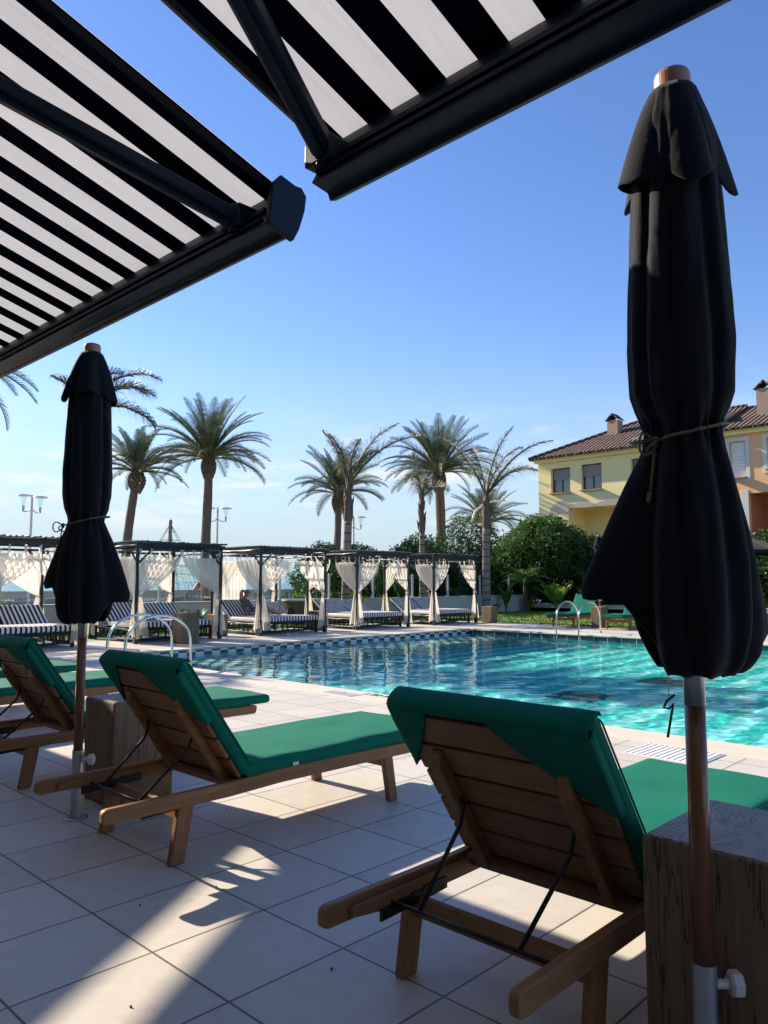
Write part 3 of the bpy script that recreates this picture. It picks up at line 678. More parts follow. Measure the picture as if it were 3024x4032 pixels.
    m = MB(); m.tube(pts, .0032, 6); k0 = Vector(pts[0]); tn = Vector((-sin(ta), cos(ta), 0)); ou = Vector((cos(ta), sin(ta), 0))
    m.tube([k0+ou*.004+Vector((0, 0, s_*.007)) for s_ in (-1, 0, 1)], .006, 8)
    m.tube([k0+ou*(.045*sin(pi*s_/10))+Vector((0, 0, .022*sin(2*pi*s_/10)-.01)) for s_ in range(11)], .0028, 6)
    m.tube([k0+ou*(.022*sin(pi*s_/10))+tn*(.010*sin(2*pi*s_/10))+Vector((0, 0, -.030*s_/10-.0*s_)) for s_ in range(11)], .0028, 6)
    m.tube([k0+ou*.006, k0+ou*.012+Vector((0, 0, -.05)), k0+ou*.026+tn*.004+Vector((0, 0, -.115))], .0028, 6)
    m.tube([k0+ou*.026+tn*.004+Vector((0, 0, -.105)), k0+ou*.030+tn*.004+Vector((0, 0, -.125))], .0045, 6)
    m.build('tie_cord', M['rope'], t, smooth=True)
    return t
camleft = atan2(cos(YAW), -sin(YAW)); camright = camleft+pi
UA = closed_umbrella('slim closed black parasol standing at left between the loungers', 1.516, 3.272, 1, (.196, .188), ((camleft-.10) % (2*pi), (camright+.15) % (2*pi)))
UB = closed_umbrella('large closed black parasol at the right, nearest the camera', 1.516, .614, 2, (.240, .182), ((camleft-.30) % (2*pi), (camright+.35) % (2*pi)), (.14, .05), tz=1.298)
# pull string and steel pin of the near parasol
_d = -Vector((sin(YAW), -cos(YAW), 0))*.058+Vector((-cos(YAW), -sin(YAW), 0))*.02
m = MB(); m.tube([_d+Vector((0, 0, .85)), _d+Vector((.001, 0, .82)), _d+Vector((0, 0, .772))], .0011, 5); ps = m.build('pin_string', M['lamp_white'], UB)
rt = Vector((sin(YAW), -cos(YAW), 0)); m = MB(); b0 = _d+Vector((0, 0, .772))
m.tube([b0+rt*.012+Vector((0, 0, .012)), b0+rt*-.004+Vector((0, 0, .0)), b0+rt*-.010+Vector((0, 0, -.012)), b0+rt*.001+Vector((0, 0, -.014)), b0+rt*.009+Vector((0, 0, -.004)), b0+rt*.006+Vector((0, 0, -.018)), b0+rt*-.004+Vector((0, 0, -.068))], .0026, 8); m.build('locking_pin', M['ratchet'], UB, smooth=True)
# far parasols
UC = closed_umbrella('small distant closed parasol in front of the hedge between the far loungers', 15.75, 8.42, 3, (.15, .15), (1, 4), hi=False)
t = thing('open_parasol', 'open black parasol across the pool at the right edge', 'parasol', (16.3, 6.0, 0))
m = MB(); n = 8; ap = (0, 0, 2.14); ring = [(1.36*cos(2*pi*k/n+.3), 1.36*sin(2*pi*k/n+.3), 1.63) for k in range(n)]
m.add([ap]+ring+[(x, y, z-.06) for x, y, z in ring], [(0, 1+k, 1+(k+1) % n) for k in range(n)]+[(1+k, 1+n+k, 1+n+(k+1) % n, 1+(k+1) % n) for k in range(n)]); m.build('canopy', M['black_fabric'], t, solid=.004)
m = MB()
for p in ring: m.tube([(0, 0, 2.10), (p[0]*.98, p[1]*.98, 1.615)], .008, 5)
m.build('ribs', M['navy'], t)
m = MB(); m.lathe([(.022, 0), (.022, 2.16)], n=12); m.build('pole', M['pole'], t)
m = MB(); m.lathe([(.25, 0), (.25, .03), (.05, .05), (.03, .2)], n=16); m.build('base', M['satin'], t)
# ================================================================ pool handrails
def handrail(label, x0, x1, y, h, flip=False):
    t = thing('pool_handrail', label, 'handrail', (x0, y, 0), 0, 'steel pool handrails'); L = x1-x0; pts = []
    for k in range(29):
        a = pi*k/28; x = L/2-L/2*cos(a); z = (h-.28)*1.0*sin(a)**.92+.28 if 0 < k < 28 else .28
        pts.append((x, 0, z))
    pts = [(-.012, 0, .004), (-.008, 0, .15)]+pts+[(L+.006, 0, .1), (L+.010, 0, -.12), (L+.0, 0, -.55)]
    m = MB(); m.tube(pts, .0155, 14); m.build('tube', M['steel'], t, smooth=True)
    m = MB(); m.lathe([(.034, .004), (.034, .012), (.02, .018)], (-.012, 0), 20); m.build('flange', M['steel'], t)
    if flip: t.location.x = x1*S; t.rotation_euler = (0, 0, pi)
    return t
handrail('steel hoop handrail at the near pool corner, rear one of the pair', 4.20, 5.03, 8.42, .62)
handrail('steel hoop handrail at the near pool corner, front one of the pair', 4.20, 5.03, 8.00, .62)
handrail('far steel hoop handrail across the pool, left of the pair', 13.18, 14.02, 7.98, .62, True)
handrail('far steel hoop handrail across the pool, right of the pair beside the parasol', 13.18, 14.02, 7.50, .62, True)
# ================================================================ deck fittings
def skimmer(label, x0, y0, x1, y1):
    m = MB(); m.box(x0, y0, -.004, x1, y1, .0045); z = .0045
    m.box(x0+.008, y0+.008, z, x1-.008, y1-.008, z+.002)
    n = 13
    for k in range(n):
        y = y0+.02+(y1-y0-.04)*k/(n-1); m.box(x0+.02, y-.0035, z+.002, x1-.02, y+.0035, z+.0045)
    o = m.build('skimmer_lid', M['white_plastic']); tag(o, label, 'deck hatch', group='white hatches in the pool deck')
    s_ = MB(); s_.lathe([(.012, z+.0046), (.010, z+.0056)], (x1-.05, (y0+y1)/2), 10); s_.build('finger_hole', M['dot'], o)
skimmer('ribbed white hatch in the deck behind the near lounger cushion', 4.28, 1.72, 4.664, 2.18)
skimmer('plain white hatch in the deck near the depth marking', 4.68, 4.91, 4.87, 5.31)
skimmer('small white hatch in the deck beside the hoop handrails', 4.70, 6.95, 4.88, 7.29)
def text(body, loc, rz, size, mat, name, label, cat):
    c = bpy.data.curves.new(name, 'FONT'); c.body = body; c.size = size*S; c.extrude = .0006*S; c.align_x = 'CENTER'; c.align_y = 'CENTER'; c.offset = .004
    o = bpy.data.objects.new(name, c); COL.objects.link(o)
    dg = bpy.context.evaluated_depsgraph_get(); me = bpy.data.meshes.new_from_object(o.evaluated_get(dg)); bpy.data.objects.remove(o)
    o = bpy.data.objects.new(name, me); COL.objects.link(o); me.materials.clear(); me.materials.append(mat)
    o.location = [v*S for v in loc]; o.rotation_euler = (0, 0, rz); return tag(o, label, cat)
text('1.80 M', (4.925, 4.80, .0050), -pi/2, .125, M['dot'], 'depth_marking', 'small black 1.80 M depth marking painted on the pool edge stone', 'marking')
# ================================================================ cabanas with daybeds
R = random.Random(11)
def wob(p, q, r0, n=7, rnd=None, amp=.008):
    p, q = Vector(p), Vector(q); rn = rnd or R
    pts = [p+(q-p)*k/n+Vector((rn.uniform(-amp, amp), rn.uniform(-amp, amp), rn.uniform(-amp, amp))) for k in range(n+1)]
    return pts, [r0*rn.uniform(.88, 1.12) for _ in pts]
CWD, CDP = 1.62, 1.60
def cabana(label, X0, Y0, seed, sides=('fl', 'fr', 'lf', 'rf', 'bl', 'br', 'lb', 'rb'), spread=1.0):
    r = random.Random(seed); t = thing('cabana', label, 'cabana', (X0, Y0, 0), 0, 'curtained cabanas along the far side of the pool'); H = 1.56
    for (x, y) in ((0, 0), (CWD, 0), (0, CDP), (CWD, CDP)):
        m = MB(); m.tube(*wob((x, y, 0), (x, y, 1.62), .030, 6, r, .003), n=10); m.box(x-.03, y-.03, 0, x+.03, y+.03, .3); m.build('post', M['black_wood'], t)
    m = MB()
    for z, e in ((1.625, .06), (1.545, .03)):
        for y in (0, CDP): m.tube(*wob((-e, y+(-.03 if z > 1.6 else .0), z), (CWD+e, y+(-.03 if z > 1.6 else 0), z), .028 if z > 1.6 else .019, 7, r), n=8)
        for x in (0, CWD): m.tube(*wob((x, -e, z-.02), (x, CDP+e, z-.02), .026 if z > 1.6 else .018, 7, r), n=8)
    for y in (.55, 1.1): m.tube(*wob((0, y, 1.62), (CWD, y, 1.62), .022, 5, r), n=8)
    m.build('beams', M['black_wood'], t)
    for (x, y) in ((0, 0), (CWD, 0), (0, CDP), (CWD, CDP)):
        for dx, dy in (((1 if x == 0 else -1), 0), (0, (1 if y == 0 else -1))):
            m = MB(); m.tube([(x, y, 1.30), (x+dx*.24, y+dy*.24, 1.535)], .018, 7); m.build('brace', M['black_wood'], t)
    m = MB(); n = 21
    for k in range(n):
        x = -.05+(CWD+.10)*k/(n-1)+r.uniform(-.008, .008); m.tube(*wob((x, -.09+r.uniform(-.02, .02), 1.672+r.uniform(-.004, .006)), (x+r.uniform(-.02, .02), CDP+.09, 1.672), .0165, 5, r, .004), n=7)
    m.build('roof_slats', M['black_wood'], t)
    tie_z = .80
    def curtain(a, b, post, out, name='curtain', tz=None, wid=1):
        """a, b: rail ends in plan; post: tie point; out: normal side"""
        tz = tz or tie_z+r.uniform(-.03, .03); a, b, pt = Vector((*a, 0)), Vector((*b, 0)), Vector((*post, 0)); d = (b-a).normalized(); nrm = Vector((-d.y, d.x, 0)); nf = r.choice((5, 6, 7)); ph = r.uniform(0, 6); fl = r.uniform(.09, .13); drift = r.uniform(-.03, .05); zb = r.uniform(.05, .14)
        ztop = 1.44; cm = pt+(((a+b)/2-pt)*.10)
        def f(u, v):
            if v < .5:
                k = v/.5; z = ztop-(ztop-tz)*k; sag = .022*abs(sin(pi*4*u))*(1-k)**6+(.05 if u < .0 else 0)
                top = a+(b-a)*u; tie = cm+d*(u-.5)*.045; kk = k**1.35
                # the free edge hangs in a deeper curve than the edge at the post
                far = (top-pt).length/max((b-pt).length, (a-pt).length); kk = k**(1.0+.75*far)
                p = top*(1-kk)+tie*kk; amp = .026*(1-kk)+.010
            else:
                k = (v-.5)/.5; z = tz-(tz-zb)*k; sag = 0; w_ = .022+fl*k**.55*wid; p = cm+d*((u-.5)*2*w_)+d*drift*k; amp = .010+.022*k
            o_ = nrm*(amp*sin(2*pi*nf*u+ph+1.2*sin(3*v+ph)))+d*.006*sin(9*v+5*u)
            z_ = z-sag+(.03*sin(u*5+ph)*((v-.5)/.5) if v > .5 else 0)
            return tuple(p+o_+Vector((0, 0, z_)))
        m = MB(); m.grid(f, 48, 40)
        for k in range(5):
            u = k/4; q = Vector(f(u, 0)); w_ = .014
            for s_ in (-1, 1):
                pts = [q+d*(-w_), q+d*w_, q+d*w_+Vector((0, 0, .115))+nrm*s_*.018, q+d*(-w_)+Vector((0, 0, .115))+nrm*s_*.018]
                m.add(pts, [(0, 1, 2, 3)])
        cu = m.build(name, M['curtain'], t, smooth=True)
        m = MB(); ring = [cm+Vector((.030*cos(2*pi*k/12), .030*sin(2*pi*k/12), tz+.004*sin(k))) for k in range(13)]; m.tube(ring, .011, 6)
        m.tube([cm+Vector((0, -.03, tz)), cm+Vector((.012, -.045, tz-.07)), cm+Vector((.0, -.04, tz-.13))], .006, 5); m.build('tie_band', M['curtain'], cu, smooth=True)
    L_ = .66*spread
    if 'fl' in sides: curtain((.03, -.01), (.03+L_, -.01), (0, 0), 1)
    if 'fr' in sides: curtain((CWD-.03-L_, -.01), (CWD-.03, -.01), (CWD, 0), 1)
    if 'lf' in sides: curtain((-.01, .03), (-.01, .03+L_), (0, 0), 1)
    if 'rf' in sides: curtain((CWD+.01, .03), (CWD+.01, .03+L_), (CWD, 0), 1)
    if 'lb' in sides: curtain((-.01, CDP-.03-L_), (-.01, CDP-.03), (0, CDP), 1)
    if 'rb' in sides: curtain((CWD+.01, CDP-.03-L_), (CWD+.01, CDP-.03), (CWD, CDP), 1)
    if 'bl' in sides: curtain((.03, CDP+.01), (.03+L_, CDP+.01), (0, CDP), 1)
    if 'br' in sides: curtain((CWD-.03-L_, CDP+.01), (CWD-.03, CDP+.01), (CWD, CDP), 1)
    if 'drape' in sides:     # one back curtain left hanging closed
        m = MB(); m.grid(lambda u, v: (.05+.80*u, CDP+.02+.02*sin(u*60), 1.44-1.30*v), 90, 6); m.build('hanging_curtain', M['curtain'], t, smooth=True)
    return t
CX = [3.78, 6.29, 8.80, 11.32, 13.84]
labs = ['leftmost cabana, mostly cut by the left edge and the slim parasol', 'second cabana from the left, just right of the slim parasol', 'middle cabana whose daybed the man lies on', 'fourth cabana from the left, before the two bare palm trunks', 'rightmost cabana at the end of the row by the hedge']
CB = []
for i, x in enumerate(CX):
    CB.append(cabana(labs[i], x, 11.65, 40+i, spread=[1.35, 1.15, 1.1, .95, .85][i], sides=('fl', 'fr', 'lf', 'lb', 'bl', 'br', 'rf') if i < 2 else (('fl', 'fr', 'lf', 'bl', 'br', 'drape') if i == 2 else ('fl', 'fr', 'lf', 'rb', 'bl'))))
def daybed(label, X0, ang=(36, 36)):
    t = thing('daybed', label, 'daybed', (X0, 11.79, 0), 0, 'striped daybeds in the cabanas'); r = random.Random(int(X0*7)); W, D = 1.47, 1.42
    m = MB()
    for z in (.065, .215):
        for a, b in (((0, .03), (W, .03)), ((0, D), (W, D)), ((.0, .0), (0.0, D)), ((W, 0), (W, D))): m.tube(*wob((*a, z), (*b, z), .020, 8, r, .010), n=8)
    m.build('frame', M['black_wood'], t)
    for x in (0.0, W):
        for y in (.03, D):
            m = MB(); m.box(x-.024, y-.024, 0, x+.024, y+.024, .245); m.build('leg', M['black_wood'], t, bevel=.006)
    sp = [(W*k/10+r.uniform(-.03, .03), y, 1) for k in range(1, 10) for y in (.03, D)]+[(x, D*k/9+r.uniform(-.02, .02), 0) for k in range(1, 9) for x in (0, W)]
    for x, y, q in sp:
        m = MB(); e = r.uniform(-.015, .015); m.tube([(x, y, .065), (x+e*q, y+e*(1-q), .215)], [.018, .014], 6); m.build('spindle', M['black_wood'], t)
    m = MB()
    for k in range(12): m.box(.02, .04+k*.116, .225, W-.02, .04+k*.116+.09, .240)
    m.build('deck_slats', M['black_wood'], t)
    m = pad(W+.03, .90, .092, 24, 16, r=.022, puff=.010, seed=i); xform(m, lambda x, y, z: (x-.015, y-.02, z+.244)); m.build('mattress', M['stripes'], t, smooth=True)
    for k in (0, 1):
        a = radians(ang[k]); w_ = W/2; x0 = -.012+k*(w_+.012)
        m = pad(w_, .56, .075, 16, 12, r=.02, puff=.008, seed=k+3)
        xform(m, lambda x, y, z: (x+x0, .90+y*cos(a)-z*sin(a), .262+y*sin(a)+z*cos(a)-.02)); bc = m.build('backrest', M['stripes'], t, smooth=True)
        m = MB(); m.box(x0+.02, 0, -.03, x0+w_-.02, .54, -.008); xform(m, lambda x, y, z: (x, .90+y*cos(a)-z*sin(a), .255+y*sin(a)+z*cos(a)-.02)); m.build('back_board', M['black_wood'], bc)
    return t
dl = ['striped daybed at the left edge, in the leftmost cabana', 'striped daybed with a beige cushion and a coral flower, right of the slim parasol', 'striped daybed with a man lying on it', 'striped daybed in the fourth cabana, left backrest behind the knotted curtain', 'striped daybed at the right end of the row beside a timber block']
for i, x in enumerate(CX): daybed(dl[i], x+.07, [(37, 37), (38, 36), (40, 31), (37, 32), (36, 34)][i])
# things on the daybeds
t = thing('cushion', 'beige scatter cushion on the daybed right of the slim parasol', 'cushion', (6.80, 12.12, .345), radians(25))
m = pad(.34, .24, .10, 12, 10, r=.05, puff=.03); xform(m, lambda x, y, z: (x-.17, y*.9, z)); m.build('cover', M['beige'], t, smooth=True)
t = thing('hibiscus', 'coral red flower resting on the beige cushion', 'flower', (6.83, 12.08, .475))
for k in range(5):
    a = 2*pi*k/5; m = MB(); n = 6
    m.grid(lambda u, v: ((.075*v)*cos(a+(u-.5)*.9*sin(pi*min(v, .8))), (.075*v)*sin(a+(u-.5)*.9*sin(pi*min(v, .8))), .03*v*v), n, n); m.build('petal', M['coral'], t, smooth=True)
m = MB(); m.tube([(0, 0, .0), (.01, 0, .05)], .005, 6); m.build('stamen', M['leaf_light'], t)
t = thing('bag', 'dark brown soft bag standing on the daybed by the man\'s feet', 'bag', (10.12, 12.35, .345), radians(20))
m = MB(); m.grid(lambda u, v: ((.13*cos(2*pi*u)*(1.1-.45*v**2)+.01*sin(7*u)), (.07*sin(2*pi*u)*(1.1-.7*v**2)), .15*v+.012*sin(2*pi*u*3)*v), 28, 10, True); m.build('body', M['bag'], t, smooth=True, solid=.004)
m = MB(); m.tube([(-.07, -.01, .14), (-.05, -.02, .20), (.05, -.02, .20), (.07, -.01, .14)], .007, 6); m.build('strap', M['bag'], t, smooth=True)
for k, (x, y) in enumerate([(9.30, 11.42), (9.44, 11.38)]):
    t = thing('flip_flop', ['white flip flop on the deck below the man\'s daybed, left one', 'white flip flop on the deck below the man\'s daybed, right one'][k], 'flip flop', (x, y, .004), radians(-40+k*25), 'pair of white flip flops on the deck')
    m = MB(); m.grid(lambda u, v: ((.036+.008*cos(4*pi*v))*cos(2*pi*u)*1, .088*sin(2*pi*u), .014*v), 20, 1, True); m.add([((.044)*cos(2*pi*q/20), .088*sin(2*pi*q/20), .014) for q in range(20)], [tuple(range(20))]); m.build('sole', M['white_plastic'], t)
    m = MB(); m.tube([(-.04, 0, .012), (-.02, .03, .045), (0, .055, .016), (.02, .03, .045), (.04, 0, .012)], .006, 6); m.build('strap', M['white_plastic'], t)
for k, (x, y, a) in enumerate([(4.52, 11.9, .3), (4.62, 12.0, .9)]):
    m = MB(); m.grid(lambda u, v: ((.045)*cos(2*pi*u), .10*sin(2*pi*u), .016*v), 20, 1, True); m.add([((.045)*cos(2*pi*q/20), .10*sin(2*pi*q/20), .016) for q in range(20)], [tuple(range(20))]); o = m.build('sandal', M['white_plastic'], loc=(x, y, .004)); o.rotation_euler = (0, 0, a)
    tag(o, ['pale sandal under the leftmost daybed', 'second pale sandal under the leftmost daybed, turned across the first'][k], 'sandal', 'pair of pale sandals')
# ================================================================ people
def skinfig(name, chains, mat, parent=None, sub=2):
    """chains: list of lists of ((x,y,z), r); first vertex of each later chain may equal an earlier vertex (joined by position)"""
    vs, es, rs, idx = [], [], [], {}
    for ch in chains:
        prev = None
        for p, r in ch:
            k = tuple(round(c, 4) for c in p)
            if k not in idx: idx[k] = len(vs); vs.append(tuple(c*S for c in p)); rs.append(r*S)
            if prev is not None and prev != idx[k]: es.append((prev, idx[k]))
            prev = idx[k]
    me = bpy.data.meshes.new(name); me.from_pydata(vs, es, []); o = bpy.data.objects.new(name, me); COL.objects.link(o); me.materials.append(mat)
    sk = o.modifiers.new('skin', 'SKIN'); sk.use_smooth_shade = True
    for v, r in zip(me.skin_vertices[0].data, rs): v.radius = (r, r)
    me.skin_vertices[0].data[0].use_root = True
    sb = o.modifiers.new('sub', 'SUBSURF'); sb.levels = sub; sb.render_levels = sub
    dg = bpy.context.evaluated_depsgraph_get(); dm = bpy.data.meshes.new_from_object(o.evaluated_get(dg)); bpy.data.objects.remove(o)
    o = bpy.data.objects.new(name, dm); COL.objects.link(o); dm.materials.clear(); dm.materials.append(mat)
    dm.polygons.foreach_set('use_smooth', [True]*len(dm.polygons))
    if parent: o.parent = parent
    return o
# reclining man: local x = along the body towards the feet (screen right), y = away from camera, z up
man = thing('person', 'man in grey green shirt and floral shorts reclining on a daybed, hand behind head', 'person', (9.22, 12.52, .335), YAW-pi/2+radians(4))
pel = ((0, .05, .085), .078); wst = ((-.055, .05, .15), .082); ch = ((-.125, .05, .255), .088); nk0 = ((-.135, .05, .335), .045); nk = ((-.115, .045, .375), .036)
hd = [nk, ((-.085, .04, .415), .052), ((-.068, .035, .455), .058), ((-.072, .035, .495), .048)]
chains = [[pel, wst, ch, nk0]+hd,
 [pel, ((.03, -.01, .085), .066), ((.17, -.035, .115), .056), ((.30, -.04, .15), .043), ((.43, -.045, .085), .038), ((.56, -.05, .045), .025), ((.590, -.05, .040), .026), ((.610, -.05, .085), .023), ((.622, -.05, .130), .016)],
 [pel, ((.03, .11, .085), .066), ((.17, .10, .12), .056), ((.29, .08, .17), .043), ((.40, .06, .105), .038), ((.50, .05, .060), .025), ((.53, .05, .055), .026), ((.555, .045, .100), .023), ((.572, .04, .145), .016)],
 [ch, ((-.165, -.035, .315), .044), ((-.180, -.065, .40), .040), ((-.172, -.080, .485), .035), ((-.150, -.055, .505), .031), ((-.120, -.015, .490), .026), ((-.105, .01, .475), .022)],
 [ch, ((-.14, .135, .30), .040), ((-.10, .17, .20), .034), ((-.02, .15, .15), .030), ((.04, .08, .165), .022), ((.075, .05, .165), .020)]]
skinfig('body', chains, M['skin'], man)
m = MB()   # face details and hair
hc = Vector((-.068, .035, .455))
def ell(c, rx, ry, rz, n=14, k=9, zmin=-1, tilt=0):
    mm = MB(); mm.grid(lambda u, v: (c[0]+rx*cos(2*pi*u)*sin(pi*v), c[1]+ry*sin(2*pi*u)*sin(pi*v), c[2]+rz*cos(pi*v)), n, k, True); return mm
nz = MB(); nz.add(*(lambda q: (q.v, q.f))(ell((hc.x+.060, hc.y-.01, hc.z-.004), .014, .010, .014))); nz.build('nose', M['skin'], man, smooth=True)
ea = MB(); ea.add(*(lambda q: (q.v, q.f))(ell((hc.x-.006, hc.y-.056, hc.z-.004), .012, .006, .018))); ea.build('ear', M['skin'], man, smooth=True)
hr = MB(); hr.add(*(lambda q: (q.v, q.f))(ell((hc.x-.022, hc.y+.002, hc.z+.012), .050, .056, .052))); hr.build('hair', M['hair'], man, smooth=True)
gl = MB(); gl.tube([(hc.x-.005, hc.y-.060, hc.z+.008), (hc.x+.05, hc.y-.045, hc.z+.010), (hc.x+.062, hc.y-.02, hc.z+.010), (hc.x+.062, hc.y+.03, hc.z+.012)], .0028, 6)
for yy in (-.032, .014): gl.tube([(hc.x+.061, hc.y+yy+.012*cos(a_*pi/5), hc.z+.006+.010*sin(a_*pi/5)) for a_ in range(11)], .002, 5)
gl.build('glasses', M['ratchet'], man)
shirt = [[((-.005, .05, .125), .098), ((-.055, .05, .165), .100), ((-.125, .05, .262), .102), ((-.142, .05, .325), .055)],
 [((-.125, .05, .262), .102), ((-.165, -.035, .305), .054), ((-.178, -.060, .375), .052)], [((-.125, .05, .262), .102), ((-.14, .135, .30), .052), ((-.118, .155, .25), .048)]]
skinfig('shirt', shirt, M['shirt'], man)
skinfig('shorts', [[((-.01, .05, .085), .090), ((.04, -.005, .088), .080), ((.15, -.032, .115), .072), ((.235, -.038, .135), .066)], [((-.01, .05, .085), .090), ((.04, .105, .088), .080), ((.15, .102, .12), .072), ((.225, .09, .145), .066)]], M['shorts'], man)
for sy, (tx, ty, tz) in ((0, (.622, -.05, .130)), (1, (.572, .04, .145))):
    for k in range(5):
        m = MB(); m.tube([(tx, ty-.018+k*.009, tz-.004), (tx+.004, ty-.018+k*.009, tz+.012-.0015*k)], [.0062, .004], 6); m.build('toe', M['skin'], man, smooth=True)
for k in range(4):
    m = MB(); m.tube([(-.115, -.01+k*.010, .500-.004*k), (-.090, .00+k*.010, .508-.004*k), (-.072, .012+k*.010, .503-.004*k)], [.0075, .007, .005], 6); m.build('finger', M['skin'], man, smooth=True)
def bather(label, loc, rz, pose):
    t = thing('person', label, 'person', loc, rz, 'distant bathers on the beach')
    le = .05 if pose else .02
    body = [[((0, 0, .62), .085), ((0, 0, .76), .075), ((0, 0, .92), .095), ((0, 0, 1.00), .045), ((.0, 0, 1.05), .035), ((.01, 0, 1.13), .062), ((.01, 0, 1.19), .045)],
     [((0, 0, .62), .085), ((.01, .06, .55), .065), ((le, .07, .32), .045), ((0, .07, .04), .03), ((.09, .07, .02), .025)], [((0, 0, .62), .085), ((.01, -.06, .55), .065), ((-le, -.07, .32), .045), ((-.03, -.07, .04), .03), ((.06, -.07, .02), .025)],
     [((0, 0, .92), .095), ((0, .12, .95), .04), ((.02 if pose else .08, .16, .78), .032), ((.10 if pose else .16, .14, .66), .024)], [((0, 0, .92), .095), ((0, -.12, .95), .04), ((.0, -.17, .77), .032), ((.08, -.15, .62), .024)]]
    skinfig('body', body, M['skin'], t, 1)
    skinfig('swim_shorts', [[((0, 0, .64), .095), ((.01, .065, .55), .075), ((.02, .07, .45), .06)], [((0, 0, .64), .095), ((.01, -.065, .55), .075), ((.0, -.07, .45), .06)]], M['navy'], t, 1)
    return t
# positions: just beyond the sea wall
bather('distant bather standing with bent head beyond the sea wall at the left edge', (13.7, 31.8, -.34), 2.2, 0)
bather('distant bather farthest left, half hidden by the sea wall', (12.85, 31.5, -.52), .4, 1)
bather('distant bather seen between cabana curtains right of the beach playground', (25.9, 31.4, -.38), 1.0, 0)
# ================================================================ behind the cabanas
t = thing('hot_tub', 'brown ribbed round tub with a pale rim behind the middle cabana', 'tub', (12.05, 14.35, 0))
m = MB(); N = 90; m.grid(lambda u, v: ((.40+.008*(int(u*N) % 2)+.03*v)*cos(2*pi*u), (.40+.008*(int(u*N) % 2)+.03*v)*sin(2*pi*u), .56*v), N, 1, True); m.build('staves', M['bark_tree'], t)
m = MB(); m.lathe([(.43, .55), (.46, .555), (.46, .60), (.42, .605), (.40, .56)], n=40); m.build('rim', M['white_paint'], t)
t = thing('playground_net', 'rope climbing pyramid with a brown mast on the beach behind the second cabana', 'climbing frame', (20.6, 34.9, -.4))
m = MB(); m.tube([(0, 0, 0), (0, 0, 4.45)], [.12, .09], 10); m.tube([(0, 0, 4.45), (0, 0, 4.6)], [.11, .06], 10); m.build('mast', M['mast'], t)
m = MB(); legs = [(2.6*cos(k*pi/3+.2), 2.6*sin(k*pi/3+.2), .1) for k in range(6)]; tp = Vector((0, 0, 4.4))
for k in range(6):
    a, b = Vector(legs[k]), Vector(legs[(k+1) % 6]); m.tube([tp, a], .014, 4)
    for q in range(1, 10):
        f_ = q/10; m.tube([tp+(a-tp)*f_, tp+(b-tp)*f_], .010, 4)
        if q > 4:
            for e in (.25, .5, .75): p0 = tp+((a+(b-a)*e)-tp)*f_; p1 = tp+((a+(b-a)*e)-tp)*(f_+.1); m.tube([p0, p1], .009, 4)
for k in range(46):
    an = R.uniform(0, 2*pi); r1 = R.uniform(.2, 2.0); z = R.uniform(.3, 2.2)
    m.tube([(r1*cos(an), r1*sin(an), z), ((r1+R.uniform(-.8, .8))*cos(an+R.uniform(-.8, .8)), (r1)*sin(an+.4), z+R.uniform(-.6, .6))], .010, 4)
m.build('rope_net', M['rope_blue'], t)
t = thing('beach_play_arch', 'red playground arch low behind the rope net', 'play arch', (22.35, 34.6, -.4))
m = MB(); m.tube([(-.55, 0, 0), (-.5, 0, .85), (-.2, 0, 1.25), (.35, 0, 1.25), (.6, 0, .85), (.62, 0, 0)], .16, 8); m.build('arch', M['red'], t, smooth=True)
t = thing('beach_parasol', 'small red beach parasol beyond the tub', 'parasol', (24.1, 31.6, -.4))
m = MB(); m.tube([(0, 0, 0), (.1, 0, 1.5)], .02, 6); m.build('pole', M['lamp_white'], t); m = MB(); m.lathe([(.42, 1.42), (.25, 1.53), (.02, 1.6)], (.1, 0), 12); m.build('canopy', M['red'], t)
def fence_rope(label, x0, x1, y, n):
    t = thing('rope_fence', label, 'fence', (x0, y, -.02))
    for k in range(n):
        x = (x1-x0)*k/(n-1); m = MB(); m.box(x-.03, -.03, 0, x+.03, .03, .62); m.build('post', M['weather'], t)
    m = MB()
    for k in range(n-1):
        xa, xb = (x1-x0)*k/(n-1), (x1-x0)*(k+1)/(n-1); m.tube([(xa, 0, .56), ((xa+xb)/2, 0, .45), (xb, 0, .56)], .012, 5)
    m.build('rope', M['lamp_white'], t)
fence_rope('wooden post and white rope fence on the promenade before the sea wall', 8, 24, 24.0, 8)
def lamp(label, x, y, top, rz):
    t = thing('street_lamp', label, 'street lamp', (x, y, -.02), rz, 'double headed promenade lamps')
    m = MB(); m.tube([(0, 0, 0), (0, 0, .3), (0, 0, top)], [.075, .055, .042], 10); m.build('pole', M['lamp_white'], t)
    for s_ in (-1, 1):
        m = MB(); e = .02*s_
        m.tube([(0, 0, top-.50), (.14*s_, 0, top-.62), (.30*s_, 0, top-.64), (.36*s_, 0, top-.58)], .022, 6); ar = m.build('arm', M['lamp_white'], t)
        m = MB(); m.lathe([(.04, top-.64), (.05, top-.42)], (.36*s_, 0), 10); m.build('holder', M['satin'], ar)
        m = MB(); m.lathe([(.05, top-.42), (.13, top-.06)], (.36*s_, 0), 12, cap=False); m.build('lamp_glass', M['clear'], ar)
        m = MB(); m.lathe([(.27, top-.065), (.24, top-.03), (.12, top+.0), (.02, top+.02)], (.36*s_, 0), 20); m.build('lamp_shade', M['lamp_white'], ar)
    return t
lamp('white double headed street lamp at the left edge, its two heads overlapping', 11.3, 28.9, 4.24, YAW-pi/2+1.1)
lamp('white double headed street lamp beside the tall date palm trunk', 19.4, 28.9, 4.36, YAW-pi/2+.2)
lamp('white double headed street lamp right of the leaning twin palm trunks', 26.0, 27.0, 4.25, YAW-pi/2-.15)
